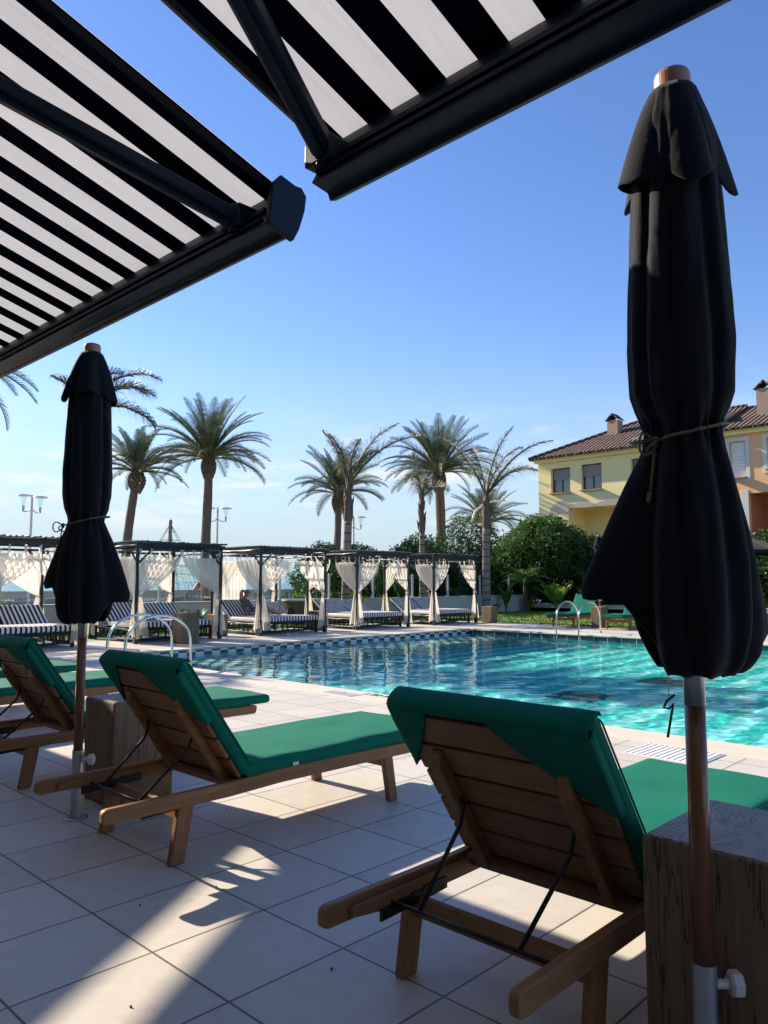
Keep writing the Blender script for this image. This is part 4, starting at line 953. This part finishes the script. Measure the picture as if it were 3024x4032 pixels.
t = thing('street_light', 'tall curved single arm street light among the right palms', 'street light', (32.0, 24.4, -.02), YAW-pi/2)
m = MB(); m.tube([(0, 0, 0), (0, 0, 3.2), (.04, 0, 4.1), (.25, 0, 4.75), (.75, 0, 5.15), (1.3, 0, 5.3)], [.09, .07, .06, .055, .05, .045], 8); m.build('pole', M['lamp_white'], t, smooth=True)
m = MB(); m.box(1.25, -.09, 5.24, 1.85, .09, 5.34); m.build('lamp_head', M['lamp_white'], t, bevel=.03)
# ================================================================ palms
def frond(m, c, az, el0, L, droop, rnd, ll=.30, ns=46, wispy=False, lw=.016):
    """rachis from c, azimuth az, start elevation el0, length L"""
    n = 14; p = Vector(c); pts = [p.copy()]; dirs = []; hz = Vector((cos(az), sin(az), 0)); side = Vector((-sin(az), cos(az), 0)); twist = rnd.uniform(-.5, .5); curl = rnd.uniform(-.12, .12)
    for i in range(n):
        s_ = (i+.5)/n; el = el0-droop*s_**1.6; d = hz*cos(el)+Vector((0, 0, sin(el)))+side*curl*s_; d.normalize(); dirs.append(d); p = p+d*(L/n); pts.append(p.copy())
    m.mi = 1; m.tube(pts, [.030*(1-.85*k/n)*L/2.2+.004 for k in range(n+1)], 5, cap=False); m.mi = 0
    for j in range(ns):
        s_ = .16+.84*j/(ns-1); f_ = s_*n; i = min(int(f_), n-1); q = pts[i]+(pts[i+1]-pts[i])*(f_-i); d = dirs[i]
        up = side.cross(d) if side.cross(d).z > 0 else -side.cross(d)
        for sg in (-1, 1):
            prof = sin(pi*min(1, .12+.86*s_))**.6; l = ll*prof*rnd.uniform(.8, 1.1)
            sd = side*sg*cos(twist)+up*sg*sin(twist)
            if wispy:
                dv = (d*rnd.uniform(.25, .7)+sd*rnd.uniform(.4, .9)+up*rnd.uniform(-.2, .6)).normalized(); k1 = q+dv*l*.5; k2 = k1+(dv*.45+Vector((0, 0, -.75))).normalized()*l*.6
                wv = d.cross(dv).normalized()*lw; m.add([q-wv, q+wv, k1+wv*.8, k1-wv*.8, k2], [(0, 1, 2, 3), (3, 2, 4)])
            else:
                dv = (d*.75+sd*.75+up*rnd.uniform(.18, .45)).normalized(); k1 = q+dv*l*.55; k2 = k1+(dv+Vector((0, 0, -.35))).normalized()*l*.5
                wv = d.normalized()*lw; m.add([q-wv, q+wv, k1+wv, k1-wv, k2], [(0, 1, 2, 3), (3, 2, 4)])
def date_palm(label, base, H, lean, seed, L=2.3, nf=52, tr=.17, grp='tall date palms behind the cabanas', top_only=1.4, mat='leaf_palm', bulb=.30, cut=-.35):
    r = random.Random(seed); t = thing('date_palm', label, 'palm tree', base, 0, grp); tx, ty = lean
    n = 22; m = MB(); pts = []; rs = []
    for k in range(n+1):
        s_ = k/n; pts.append((tx*s_**1.3+.03*sin(s_*7+seed), ty*s_**1.3, H*s_)); rs.append(tr*(1.15-.32*s_)*(1.25 if k == 0 else 1)*r.uniform(.96, 1.04))
    m.tube(pts, rs, 12)
    trunk = m.build('trunk', M['bark_date'], t, smooth=False)
    c = Vector(pts[-1]); m = MB()
    for k in range(130):   # stubs of cut leaf bases
        a = k*2.399; z = -1.0+1.05*(k/130); rr = tr*.8+ (bulb-tr*.8)*max(0, sin(pi*min(1, (z+1.0)/.95)))**1.2 if z > -.98 else tr*.8
        p = c+Vector((rr*cos(a)*.85, rr*sin(a)*.85, z)); m.tube([p, p+Vector((.09*cos(a), .09*sin(a), .11))], [.055, .028], 5)
    m.build('leaf_bases', M['bark_date'], trunk)
    m = MB()
    for k in range(nf):
        az = k*2.39996+r.uniform(-.25, .25); s_ = k/nf; el = top_only-(top_only-cut)*s_**.95+r.uniform(-.12, .12)
        frond(m, c+Vector((.08*cos(az), .08*sin(az), -.05+.12*(1-s_))), az, el, L*r.uniform(.88, 1.08)*(1 if s_ > .15 else .85), r.uniform(.95, 1.45)*(.30+.65*s_ if s_ < .4 else 1), r, ll=L*.165, ns=54, lw=.0125)
    m.build('crown', [M[mat], M['leaf_dry']], t)
    return t
DP1 = date_palm('date palm with a swollen trunk top, just right of the slim parasol', (16.2, 31.3, -.3), 6.2, (.35, -.3), 1, 2.25, 48, .20, bulb=.36, cut=.12)
DP2 = date_palm('tallest full date palm at left with a straight dark trunk', (18.7, 28.7, -.1), 6.65, (.1, .1), 2, 3.0, 62, .21, bulb=.30, cut=.05)
DP3 = date_palm('date palm behind the leaning ringed trunk at the centre', (23.8, 25.9, -.1), 5.3, (.55, .4), 3, 2.4, 46, .17, bulb=.28, cut=.15)
DP4 = date_palm('large date palm at centre right with a stout trunk', (27.85, 22.95, -.1), 6.35, (.0, .1), 4, 3.0, 62, .24, bulb=.30, cut=.12)
DP5 = date_palm('small distant date palm right of the curved street light', (39.0, 28.5, -.1), 4.85, (.0, .0), 5, 2.9, 48, .24, bulb=.36, top_only=1.3, cut=.1)
DP6 = date_palm('palm whose frond tips enter from the left edge', (6.1, 21.6, -.1), 6.9, (0, 0), 6, 2.3, 44, .2)
def queen_palm(label, base, H, lean, fr, seed, tr=.10, L=1.9):
    r = random.Random(seed); t = thing('queen_palm', label, 'palm tree', base, 0, 'thin ringed palms in the garden'); n = 20; m = MB(); pts = []; rs = []
    for k in range(n+1): s_ = k/n; pts.append((lean[0]*s_, lean[1]*s_, H*.70*s_)); rs.append(tr*(1.1-.15*s_))
    m.tube(pts, rs, 14); tk = m.build('trunk', M['bark_ring'], t, smooth=True)
    c0 = Vector(pts[-1]); c = Vector((lean[0]*1.3, lean[1]*1.3, H)); m = MB(); q = [c0+(c-c0)*k/8 for k in range(9)]
    m.tube(q, [tr*.98, tr*1.25, tr*1.2, tr*1.05, tr*.9, tr*.75, tr*.6, tr*.5, tr*.38], 10)
    for k in range(16):
        a = k*2.4; s_ = (k+.5)/16; p = c0+(c-c0)*s_; rr = tr*(1.2-.75*s_); d = Vector((cos(a), sin(a), 0)); m.tube([p+d*rr*.7, p+d*(rr+.01)+Vector((0, 0, .16)), p+d*(rr+.05)+Vector((0, 0, .30))], [.045, .035, .006], 5)
    m.build('boots', M['bark_brown'], t)
    m = MB()
    for (lat, el, l, dr, dep) in fr:   # lat: + to screen right
        az = (YAW-pi/2)+(0 if lat >= 0 else pi)+dep; frond(m, c-Vector((0, 0, .12)), az, el, l, dr, r, ll=.56, ns=70, wispy=True, lw=.0075)
    m.build('crown', [M['leaf_queen'], M['leaf_dry']], t); return t
queen_palm('thin ringed palm leaning behind the middle cabana, its long wispy frond reaching right', (14.0, 14.85, 0), 3.75, (.06, -.03), [(1, .95, 2.7, 1.0, .2), (1, 1.15, 2.2, .9, -.5), (-1, 1.30, 1.7, .5, -.2), (1, 1.4, 1.6, .9, 1.2), (1, 1.15, 1.7, 1.2, .8), (-1, 1.35, 1.5, .9, 1.0)], 21, .115)
queen_palm('slim young ringed palm with a single upright frond behind the fourth cabana', (16.75, 14.52, 0), 3.45, (-.02, .0), [(-1, 1.5, 1.5, .25, .0), (1, 1.15, 1.0, 1.9, .1), (-1, 1.2, 1.1, 1.3, 1.4), (1, 1.3, 1.0, 1.0, -1.2)], 22, .085)
queen_palm('ringed palm at the right end of the cabanas with fronds fanning to the right', (20.4, 14.95, 0), 3.95, (.05, .0), [(1, 1.05, 3.2, .95, .1), (1, 1.42, 2.6, .6, .3), (-1, 1.20, 2.6, .8, .0), (1, .85, 2.6, 1.1, .5), (1, .95, 2.0, 1.3, -.3), (1, 1.25, 2.2, 1.2, -.7), (-1, 1.3, 1.8, .8, 1.0)], 23, .13)
queen_palm('ringed palm hidden behind the slim parasol, fronds showing above it', (6.55, 14.6, 0), 4.55, (.1, .1), [(1, 1.0, 1.8, 1.5, .1), (1, .6, 1.7, 1.3, -.4), (1, .85, 1.6, 1.4, .5), (-1, 1.2, .9, 1.0, .2), (1, 1.3, 1.3, 1.2, .9), (1, .3, 1.5, 1.3, .2)], 24, .14)
queen_palm('palm beyond the left edge whose drooping frond hangs into view', (3.6, 14.8, 0), 4.1, (0, 0), [(1, .9, 1.7, 1.9, .1), (1, .5, 1.5, 1.6, .5), (-1, .8, 1.4, 1.5, .2)], 25, .13)
# ================================================================ hedge, trees and shrubs
def leaf_cloud(m, cx, cy, cz, rx, ry, rz, n, r, size=.075, shell=.72):
    for i in range(n):
        while True:
            v = Vector((r.gauss(0, 1), r.gauss(0, 1), r.gauss(0, 1)))
            if v.length > .01: v.normalize(); break
        rad_ = (shell+(1-shell)*r.random()**.7) if r.random() < .8 else r.random()**.5
        nz_ = 1+.30*noise.noise(v*2.1+Vector((cx, cy, cz)))+.14*noise.noise(v*5.5+Vector((cy, cz, cx)))
        if noise.noise(v*3.4+Vector((cz*3, cx, cy)))*1.0 < -.30: rad_ *= .72
        p = Vector((cx, cy, cz))+Vector((v.x*rx, v.y*ry, v.z*rz))*rad_*nz_
        s_ = size*r.uniform(.55, 1.35); a = Vector((r.gauss(0, 1), r.gauss(0, 1), r.gauss(0, .7))).normalized(); b = (a.cross(Vector((r.gauss(0, 1), r.gauss(0, 1), r.gauss(0, 1))))).normalized(); 
        m.add([p, p+a*s_*.5+b*s_*.22, p+a*s_, p+a*s_*.5-b*s_*.22], [(0, 1, 2, 3)])
def tree(name, label, base, blobs, n, mat, seed, size=.075, trunks=3, grp=None, tr=.05, cat='tree'):
    r = random.Random(seed); t = thing(name, label, cat, base, 0, grp); m = MB(); tot = sum(b[3]*b[4]+b[5]*b[4] for b in blobs)
    for b in blobs: leaf_cloud(m, *b, int(n*(b[3]*b[4]+b[5]*b[4])/tot), r, size)
    m.build('crown', M[mat], t)
    m = MB(); top = max(b[2] for b in blobs)
    for k in range(trunks):
        b = blobs[k % len(blobs)]; a = r.uniform(0, 6); p0 = Vector((b[0]*.3+.1*cos(a), b[1]*.3+.1*sin(a), 0)); p1 = Vector((b[0]*.7+.1*r.uniform(-1, 1), b[1]*.7, b[2]*.6)); p2 = Vector((b[0], b[1], b[2]+b[5]*.3))
        m.tube([p0, p1, p2], [tr, tr*.7, tr*.25], 7)
        for q in range(5):
            e = p1+(p2-p1)*r.random(); m.tube([e, e+Vector((r.uniform(-1, 1)*b[3], r.uniform(-1, 1)*b[4], r.uniform(.0, .8)*b[5]))*.7], [tr*.35, tr*.1], 5)
    m.build('trunk', M['bark_tree'], t); return t
tree('round_tree', 'large rounded green tree in front of the yellow house', (24.5, 15.35, .1), [(0, 0, 2.25, 1.5, 1.5, 1.15), (.2, -.9, 1.9, 1.1, 1.0, .9), (-.3, 1.0, 1.9, .95, .9, .85), (0, .1, 2.85, .8, .8, .5)], 34000, 'leaf_mid', 1, .11, 5)
hz = [  # x, y, z radius, top, mat, kind
 (25.0, 17.9, 1.5, 1.5, 'leaf_dark'), (25.3, 13.2, 1.5, 1.7, 'leaf_dark'), (25.2, 11.4, 1.3, 1.75, 'leaf_mid'), (25.5, 9.2, 1.4, 1.7, 'leaf_mid'), (25.4, 7.0, 1.4, 1.75, 'leaf_dark'), (25.3, 4.8, 1.4, 1.6, 'leaf_mid'), (25.4, 2.4, 1.5, 1.7, 'leaf_mid')]
desc = ['dark dense tree left of the rounded tree', 'dark tree just behind and right of the rounded tree', 'bright leafy tree under the yellow house balcony', 'green tree hidden behind the right parasol', 'dark green tree behind the open parasol, left one', 'green tree between the open parasol and the orange house', 'light green tree at the right edge under the orange house']
for k, (x, y, rr, zc, mt) in enumerate(hz):
    tree('hedge_tree', desc[k], (x, y, .1), [(0, 0, zc*.62, rr*.75, rr, zc*.62), (0, .4, zc*1.05, rr*.55, rr*.7, zc*.5)], 8500, mt, 50+k, .12, 3, 'trees along the right hand boundary')
back = [(24.2, 18.6, 1.9, 2.6, 'leaf_dark', 'tall dark tree between the two thin ringed palms at right'), (21.5, 18.9, 1.6, 1.9, 'leaf_dark', 'dark bushy tree behind the rightmost cabana'), (24.7, 21.5, 1.5, 2.2, 'leaf_dark', 'dark tree beside the stout date palm trunk'), (20.0, 20.5, 1.2, 1.75, 'leaf_mid', 'tree top showing above the fourth cabana roof, right one'), (18.3, 20.6, 1.1, 1.75, 'leaf_mid', 'tree top showing above the fourth cabana roof, left one'), (27.5, 19.3, 1.7, 1.7, 'leaf_dark', 'dark tree below the curved street light')]
for k, (x, y, rr, zc, mt, lb) in enumerate(back):
    tree('garden_tree', lb, (x, y, -.02), [(0, 0, zc*.55, rr, rr, zc*.6), (.2, .2, zc*1.0, rr*.7, rr*.7, zc*.42)], 11000, mt, 80+k, .12, 3, 'dark trees beyond the glass fence')
# low dark hedge mass behind the planter wall and glass
r = random.Random(8); m = MB()
for k in range(13): leaf_cloud(m, 24.6, 16.2-k*1.35, .75, .45, .95, .85, 3200, r, .12, .5)
tag(m.build('hedge', M['leaf_dark']), 'dense dark hedge behind the white planter kerb beyond the lawn', 'hedge')
m = MB()
for k in range(7): leaf_cloud(m, 15.2+k*1.25, 17.2, .75, .8, .45, .95, 3200, r, .12, .5)
tag(m.build('hedge', M['leaf_dark']), 'dark hedge seen through the glass fence behind the right cabanas', 'hedge')
def broad_plant(label, x, y, z, n, h, lw, mat, seed, upright=.7, grp='broad leaved plants in the beds'):
    r = random.Random(seed); t = thing('broadleaf_plant', label, 'plant', (x, y, z), 0, grp); m = MB(); ms = MB()
    for k in range(n):
        a = k*2.4+r.uniform(-.4, .4); hh = h*r.uniform(.45, 1.0); out = hh*(1-upright)*r.uniform(.5, 1.2); ll = lw*r.uniform(1.6, 2.4); d = Vector((cos(a), sin(a), 0)); sd = Vector((-sin(a), cos(a), 0)); b = d*out*.6+Vector((0, 0, hh*.55))
        ms.tube([Vector((0, 0, 0)), d*out*.25+Vector((0, 0, hh*.3)), b], [.018, .014, .010], 5)
        tl = r.uniform(.3, 1.1)*(1-upright)+.15
        def f(u, v):
            w_ = lw*r_*sin(pi*min(1, .06+.94*v))**.6*(1-.25*v); p = b+(d*sin(tl)+Vector((0, 0, cos(tl))))*ll*v-Vector((0, 0, ll*.25*v*v)); return p+sd*(u-.5)*w_+Vector((0, 0, .06*abs(u-.5)*lw*4))
        r_ = r.uniform(.8, 1.1); m.grid(f, 4, 8)
    ms.build('stems', M['leaf_light'], t); m.build('leaves', M[mat], t, smooth=True); return t
broad_plant('bright elephant ear plant by the planter kerb in front of the rounded tree', 23.0, 13.9, 0, 9, 1.1, .42, 'leaf_light', 1, .45)
broad_plant('tall banana like plant behind the far lounger', 23.9, 13.0, .1, 10, 1.5, .36, 'leaf_mid', 2, .75)
broad_plant('dark banana like plant left of the rounded tree base', 24.0, 15.4, .1, 9, 1.5, .36, 'leaf_dark', 3, .8)
broad_plant('upright leafy plant beside the right end of the cabanas', 21.6, 15.0, 0, 8, 1.0, .26, 'leaf_mid', 4, .8)
broad_plant('broad leaved plant standing behind the fourth cabana', 16.3, 14.95, 0, 9, 1.55, .30, 'leaf_dark', 5, .85)
broad_plant('green plant left of the far lounger by the kerb', 23.2, 12.6, 0, 8, .8, .30, 'leaf_mid', 6, .5)
broad_plant('small round leaved plant beside the last timber block', 21.9, 14.3, 0, 5, .40, .22, 'leaf_mid', 7, .8)
def blade_plant(label, x, y, z, n, h, mat, seed, w_=.05, grp='strap leaved plants along the wall'):
    r = random.Random(seed); t = thing('strap_leaf_plant', label, 'plant', (x, y, z), 0, grp); m = MB()
    for k in range(n):
        a = r.uniform(0, 6.28); d = Vector((cos(a), sin(a), 0)); sd = Vector((-sin(a), cos(a), 0)); hh = h*r.uniform(.5, 1.05); o_ = r.uniform(.15, .75)*hh
        def f(u, v): return d*(.04+o_*v**1.8)+Vector((0, 0, hh*(v-.35*v**3)))+sd*(u-.5)*w_*sin(pi*min(1, .15+.85*v))+Vector((0, 0, 0))
        m.grid(f, 2, 7)
    m.build('leaves', M[mat], t, smooth=True); return t
blade_plant('dark strap leaved plant against the pale wall, left of the middle cabana', 8.95, 14.7, 0, 20, .66, 'leaf_dark', 1, .07)
blade_plant('second strap leaved plant against the pale wall, right of the first', 9.45, 14.75, 0, 16, .66, 'leaf_mid', 2, .09)
blade_plant('pale grass like clump at the right edge behind the far lounger', 23.2, 5.6, 0, 40, 1.3, 'leaf_dry', 3, .035)
blade_plant('strap leaved clump under the thin palm at the end of the cabanas', 21.0, 15.0, 0, 18, .6, 'leaf_dark', 4, .05)
blade_plant('low strap leaved clump at the foot of the hedge', 23.15, 16.0-.9, 0, 18, .5, 'leaf_mid', 5, .05)
for k, (x, y, n_, s_, lb) in enumerate([(4.35, 15.2, 500, .30, 'bright green shrub above the leftmost daybed, left one'), (5.15, 15.1, 700, .36, 'bright green shrub above the leftmost daybed, right one'), (7.95, 15.15, 600, .32, 'low bright shrub behind the second cabana backrest'), (14.55, 15.1, 600, .36, 'bright green shrub behind the fourth daybed backrest'), (12.65, 15.15, 400, .26, 'small bright shrub behind the knotted curtain of the middle cabana')]):
    r = random.Random(k); t = thing('shrub', lb, 'shrub', (x, y, .0), 0, 'bright low shrubs along the garden wall'); m = MB(); leaf_cloud(m, 0, 0, .50, s_, .22, .22, n_, r, .10, .5); m.build('foliage', M['leaf_light'], t)
    m = MB()
    for q in range(6): m.tube([(0, 0, 0), (r.uniform(-.2, .2), r.uniform(-.1, .1), .5)], .008, 4)
    m.build('stems', M['bark_tree'], t)
t = thing('fan_palm', 'small feathery palm in the shade between the cabana end and the rounded tree', 'palm tree', (22.9, 15.9-.8, 0)); r = random.Random(4); m = MB()
for k in range(18): frond(m, (0, 0, .95), k*2.4, 1.2-1.0*k/18, 1.0, 1.3, r, ll=.24, ns=26, lw=.014)
m.build('crown', [M['leaf_mid'], M['leaf_dry']], t); m = MB(); m.tube([(0, 0, 0), (0, 0, 1.0)], [.08, .06], 8); m.build('trunk', M['bark_date'], t)
# ================================================================ houses
XH = 27.0
def wall_holes(m, y0, y1, z0, z1, holes, x=0):
    """front wall plane at x, holes (ya, yb, za, zb)"""
    ys = sorted({y0, y1, *[h[0] for h in holes], *[h[1] for h in holes]}); zs = sorted({z0, z1, *[h[2] for h in holes], *[h[3] for h in holes]})
    for a, b in zip(ys, ys[1:]):
        for c, d in zip(zs, zs[1:]):
            if any(h[0] <= a and b <= h[1] and h[2] <= c and d <= h[3] for h in holes): continue
            m.add([(x, b, c), (x, a, c), (x, a, d), (x, b, d)], [(0, 1, 2, 3)])
    for h in holes:
        a, b, c, d = h; dp = .22
        m.add([(x, a, c), (x+dp, a, c), (x+dp, a, d), (x, a, d)], [(0, 1, 2, 3)]); m.add([(x, b, c), (x, b, d), (x+dp, b, d), (x+dp, b, c)], [(0, 1, 2, 3)])
        m.add([(x, a, d), (x+dp, a, d), (x+dp, b, d), (x, b, d)], [(0, 1, 2, 3)]); m.add([(x, a, c), (x, b, c), (x+dp, b, c), (x+dp, a, c)], [(0, 1, 2, 3)])
def window(parent, a, b, c, d, x, mat_frame='frame', shut=.35, shutm='shutter', bars=False, oy=0, glassm='glass'):
    m = MB(); w_ = .045
    m.box(x, a, c, x+.06, b, c+w_); m.box(x, a, d-w_, x+.06, b, d); m.box(x, a, c+w_, x+.06, a+w_, d-w_); m.box(x, b-w_, c+w_, x+.06, b, d-w_); mid = (a+b)/2; m.box(x+.005, mid-.02, c+w_, x+.055, mid+.02, d-w_)
    fr = m.build('window', M[mat_frame], parent)
    m = MB(); m.box(x+.035, a+w_, c+w_, x+.041, b-w_, d-w_); m.build('pane', M[glassm], fr)
    if shut:
        m = MB(); n = 10; h = (d-c)*shut
        for k in range(n): z0 = d-w_-h*(k+1)/n; m.box(x-.02, a+w_, z0+.006, x+.0, b-w_, z0+h/n)
        m.build('shutter', M[shutm], fr)
    if bars:
        m = MB()
        for k in range(9): y = a+(b-a)*(k+.5)/9; m.box(x-.10, y-.012, c, x-.08, y+.012, d)
        for z in (c+.02, (c+d)/2, d-.04): m.box(x-.105, a, z, x-.08, b, z+.02)
        m.build('window_bars', M['frame'], fr)
    m = MB(); m.box(x-.28, a-.03, c-.05, x, b+.03, c-.002) ; m.build('sill', M['chimney'], fr)
hy = thing('yellow_house', 'cream yellow two storey house with brown tiled roof and bare grey wall patch', 'house', (XH, 13.4, 0)); oy = 13.4
m = MB(); y0, y1 = 9.75-oy, 17.06-oy
H1 = [(15.59-oy, 16.47-oy, 4.60, 5.60), (14.22-oy, 15.10-oy, 4.62, 5.63), (12.10-oy, 13.02-oy, 4.62, 5.63), (10.3-oy, 11.2-oy, 4.62, 5.63), (15.99-oy, 16.72-oy, 2.55, 3.62), (11.0-oy, 15.70-oy, 1.2, 3.93)]
wall_holes(m, y0, y1, 0, 5.95, H1); m.add([(0, y1, 0), (0, y1, 5.95), (6, y1, 5.95), (6, y1, 0)], [(0, 1, 2, 3)]); m.add([(0, y0, 0), (6, y0, 0), (6, y0, 5.95), (0, y0, 5.95)], [(0, 1, 2, 3)])
m.add([(6, y0, 0), (6, y1, 0), (6, y1, 5.95), (6, y0, 5.95)], [(0, 1, 2, 3)])
m.build('wall', M['yellow'], hy)
# balcony recess
m = MB(); a, b = 11.0-oy, 15.70-oy; m.add([(.22, a, 1.2), (1.3, a, 1.2), (1.3, a, 3.93), (.22, a, 3.93)], [(0, 1, 2, 3)]); m.add([(.22, b, 1.2), (.22, b, 3.93), (1.3, b, 3.93), (1.3, b, 1.2)], [(0, 1, 2, 3)])
m.add([(.22, a, 3.93), (1.3, a, 3.93), (1.3, b, 3.93), (.22, b, 3.93)], [(0, 1, 2, 3)]); m.add([(.22, a, 1.2), (.22, b, 1.2), (1.3, b, 1.2), (1.3, a, 1.2)], [(0, 1, 2, 3)])
wall_holes(m, a, b, 1.2, 3.93, [(13.55-oy, 14.45-oy, 1.9, 3.55)], 1.3); m.build('balcony_recess', M['yellow'], hy)
window(hy, 13.55-oy, 14.45-oy, 1.9, 3.55, 1.42, shut=0, bars=True)
for h in H1[:4]: window(hy, *h, .16, shut=.42)
window(hy, *H1[4], .16, shut=0, bars=True)
m = MB(); rr = random.Random(2)
top = []; bot = []; n = 90
for k in range(n+1):
    y = 16.55-oy-(16.55-10.4)*k/n; e = 1
    top.append((-.006, y, 4.16+.30*noise.noise(Vector((y*1.3, 3, 0)))+.10*noise.noise(Vector((y*4, 1, 0)))+.05*noise.noise(Vector((y*11, 1, 0)))-(.22*(1-min(1, k/4))+.15*(1-min(1, (n-k)/5)))))
    bot.append((-.006, y, (3.935 if y < 15.72-oy else 3.74+.05*noise.noise(Vector((y*4, 7, 0))))))
m.add(top+bot, [(k, k+1, n+2+k, n+1+k) for k in range(n)]); m.build('bare_render_patch', M['graystain'], hy, solid=.004)
ez = 6.03; m = MB(); a, b = 9.75-oy-.0, 17.30-oy   # cornice
m.box(-.16, a, 5.86, 0, 17.16-oy, 5.95); m.box(-.26, a, 5.95, 0, 17.24-oy, 5.995)
m.build('cornice', M['yellow'], hy)
def roof(parent, a, b, z, rise, hip_b, dpth=6.3, ov=.34, ya_hip=0):
    m = MB(); r1 = (3.0, a+ya_hip, z+rise); r2 = (3.0, b-hip_b, z+rise); th = .05
    for dz in (0, -th): m.add([(-ov, a, z+dz), (-ov, b, z+dz), (dpth, b, z+dz), (dpth, a, z+dz), (r1[0], r1[1], r1[2]+dz), (r2[0], r2[1], r2[2]+dz)], [(0, 4, 5, 1), (1, 5, 2), (2, 5, 4, 3), (3, 4, 0)])
    m.add([(-ov, a, z), (-ov, b, z), (-ov, b, z-th), (-ov, a, z-th)], [(0, 1, 2, 3)]); m.add([(-ov, b, z), (dpth, b, z), (dpth, b, z-th), (-ov, b, z-th)], [(0, 1, 2, 3)])
    o = m.build('roof', M['rooftile'], parent)
    m = MB(); n = int((b-a)/.13)
    for k in range(n): y = a+(k+.5)*(b-a)/n; m.tube([(-ov-.02, y, z+.005), (-ov+.25, y, z+.03)], .045, 6)
    m.build('eave_tiles', M['rooftile'], o)
    m = MB(); m.tube([r1, r2, (-ov, b, z+.03)], .07, 6); m.build('ridge_tiles', M['rooftile'], o)
    return o
rf = roof(hy, a, b, ez, 1.62, 3.1)
def chimney(rf, x, y, z0, z1, w_=.42):
    m = MB(); m.box(x-w_/2, y-w_/2, z0, x+w_/2, y+w_/2, z1-.12); ch_ = m.build('chimney', M['chimney'], rf)
    m = MB(); m.prism([(y-w_*.68, z1-.12), (y-w_*.60, z1-.12), (y, z1+.10), (y+w_*.60, z1-.12), (y+w_*.68, z1-.12), (y, z1+.18)], 'x', x-w_*.6, x+w_*.6); m.build('chimney_cap', M['rooftile'], ch_)
chimney(rf, 1.9, 13.95-oy+.62, 6.3, 7.72, .46)
m = MB(); m.hexa([(.6, 13.9-oy, 6.2), (.75, 13.9-oy, 6.2), (3.0, 9.9-oy, 6.9), (.6, 9.9-oy, 6.2)], [(.6, 13.9-oy, 6.42), (.75, 13.9-oy, 6.42), (3.0, 9.9-oy, 7.45), (.6, 9.9-oy, 7.0)]); m.build('parapet', M['graystain'], rf)
ho = thing('orange_house', 'orange two storey house with white window surrounds at the right edge', 'house', (XH, 6.4, 0)); oy = 6.4
m = MB(); y0, y1 = 2.0-oy, 9.75-oy; H2 = [(8.90-oy, 9.42-oy, 4.56, 5.80), (7.3-oy, 8.22-oy, 4.75, 5.80), (4.5-oy, 5.4-oy, 4.75, 5.80), (4.0-oy, 8.86-oy, 1.2, 3.99)]
wall_holes(m, y0, y1, 0, 6.12, H2); m.add([(0, y1, 0), (0, y1, 6.12), (6, y1, 6.12), (6, y1, 0)], [(0, 1, 2, 3)]); m.add([(0, y0, 0), (6, y0, 0), (6, y0, 6.12), (0, y0, 6.12)], [(0, 1, 2, 3)]); m.build('wall', M['orange'], ho)
m = MB(); a, b = 4.0-oy, 8.86-oy
m.add([(.22, b, 1.2), (.22, b, 3.99), (1.5, b, 3.99), (1.5, b, 1.2)], [(0, 1, 2, 3)]); m.add([(.22, a, 1.2), (1.5, a, 1.2), (1.5, a, 3.99), (.22, a, 3.99)], [(0, 1, 2, 3)]); m.add([(.22, a, 3.99), (1.5, a, 3.99), (1.5, b, 3.99), (.22, b, 3.99)], [(0, 1, 2, 3)]); m.add([(1.5, a, 1.2), (1.5, b, 1.2), (1.5, b, 3.99), (1.5, a, 3.99)], [(0, 1, 2, 3)]); m.add([(.22, a, 1.2), (.22, b, 1.2), (1.5, b, 1.2), (1.5, a, 1.2)], [(0, 1, 2, 3)])
m.build('balcony_recess', M['orange2'], ho)
for h in H2[:3]:
    window(ho, *h, .10, mat_frame='housewhite', shut=.95, shutm='white_shutter')
    m = MB(); e = .13; a_, b_, c_, d_ = h; x_ = -.02
    m.box(x_, a_-e, c_-e, 0, b_+e, c_); m.box(x_, a_-e, d_, 0, b_+e, d_+e); m.box(x_, a_-e, c_, 0, a_, d_); m.box(x_, b_, c_, 0, b_+e, d_); m.build('window_surround', M['housewhite'], ho)
m = MB(); m.box(-.02, 8.86-oy, 0, .0, 9.09-oy, 4.11); m.build('white_quoin', M['housewhite'], ho)
m = MB(); m.box(-.16, y0, 6.02, 0, y1, 6.12); m.box(-.26, y0, 6.12, 0, y1, 6.16); m.build('cornice', M['yellow'], ho)
rf2 = roof(ho, y0, y1, 6.20, 1.35, 0); chimney(rf2, 1.6, 8.30-oy+.35, 6.6, 7.95, .5)

# ================================================================ small litter on the tiles
R = random.Random(3)
for k, (x, y, mt, lb) in enumerate([(2.039, 2.921, 'dot', 'small dark crumb on the tile in front of the middle lounger leg'), (1.262, 2.259, 'bark_tree', 'tiny brown leaf scrap on the tile left of the sunlit strip'), (1.509, 2.215, 'white_plastic', 'tiny white fleck lying at the tip of the sunlit strip'), (.961, 1.75, 'bark_tree', 'tiny leaf scrap on the shaded tile right of the sunlit strip'), (1.409, 1.539, 'dot', 'small dark crumb behind the nearest lounger leg')]):
    m = MB(); r_ = .0035+.0015*R.random(); n = 9
    m.grid(lambda u, v: (r_*cos(2*pi*u)*(1.2-.5*v)*(1+.2*sin(5*u)), r_*.7*sin(2*pi*u)*(1.2-.5*v), .0005+.004*v*v), n, 3, True)
    o = m.build('leaf_scrap', M[mt], loc=(x, y, .0005)); o.rotation_euler = (0, 0, R.uniform(0, 6)); tag(o, lb, 'litter', 'scraps on the terrace tiles')
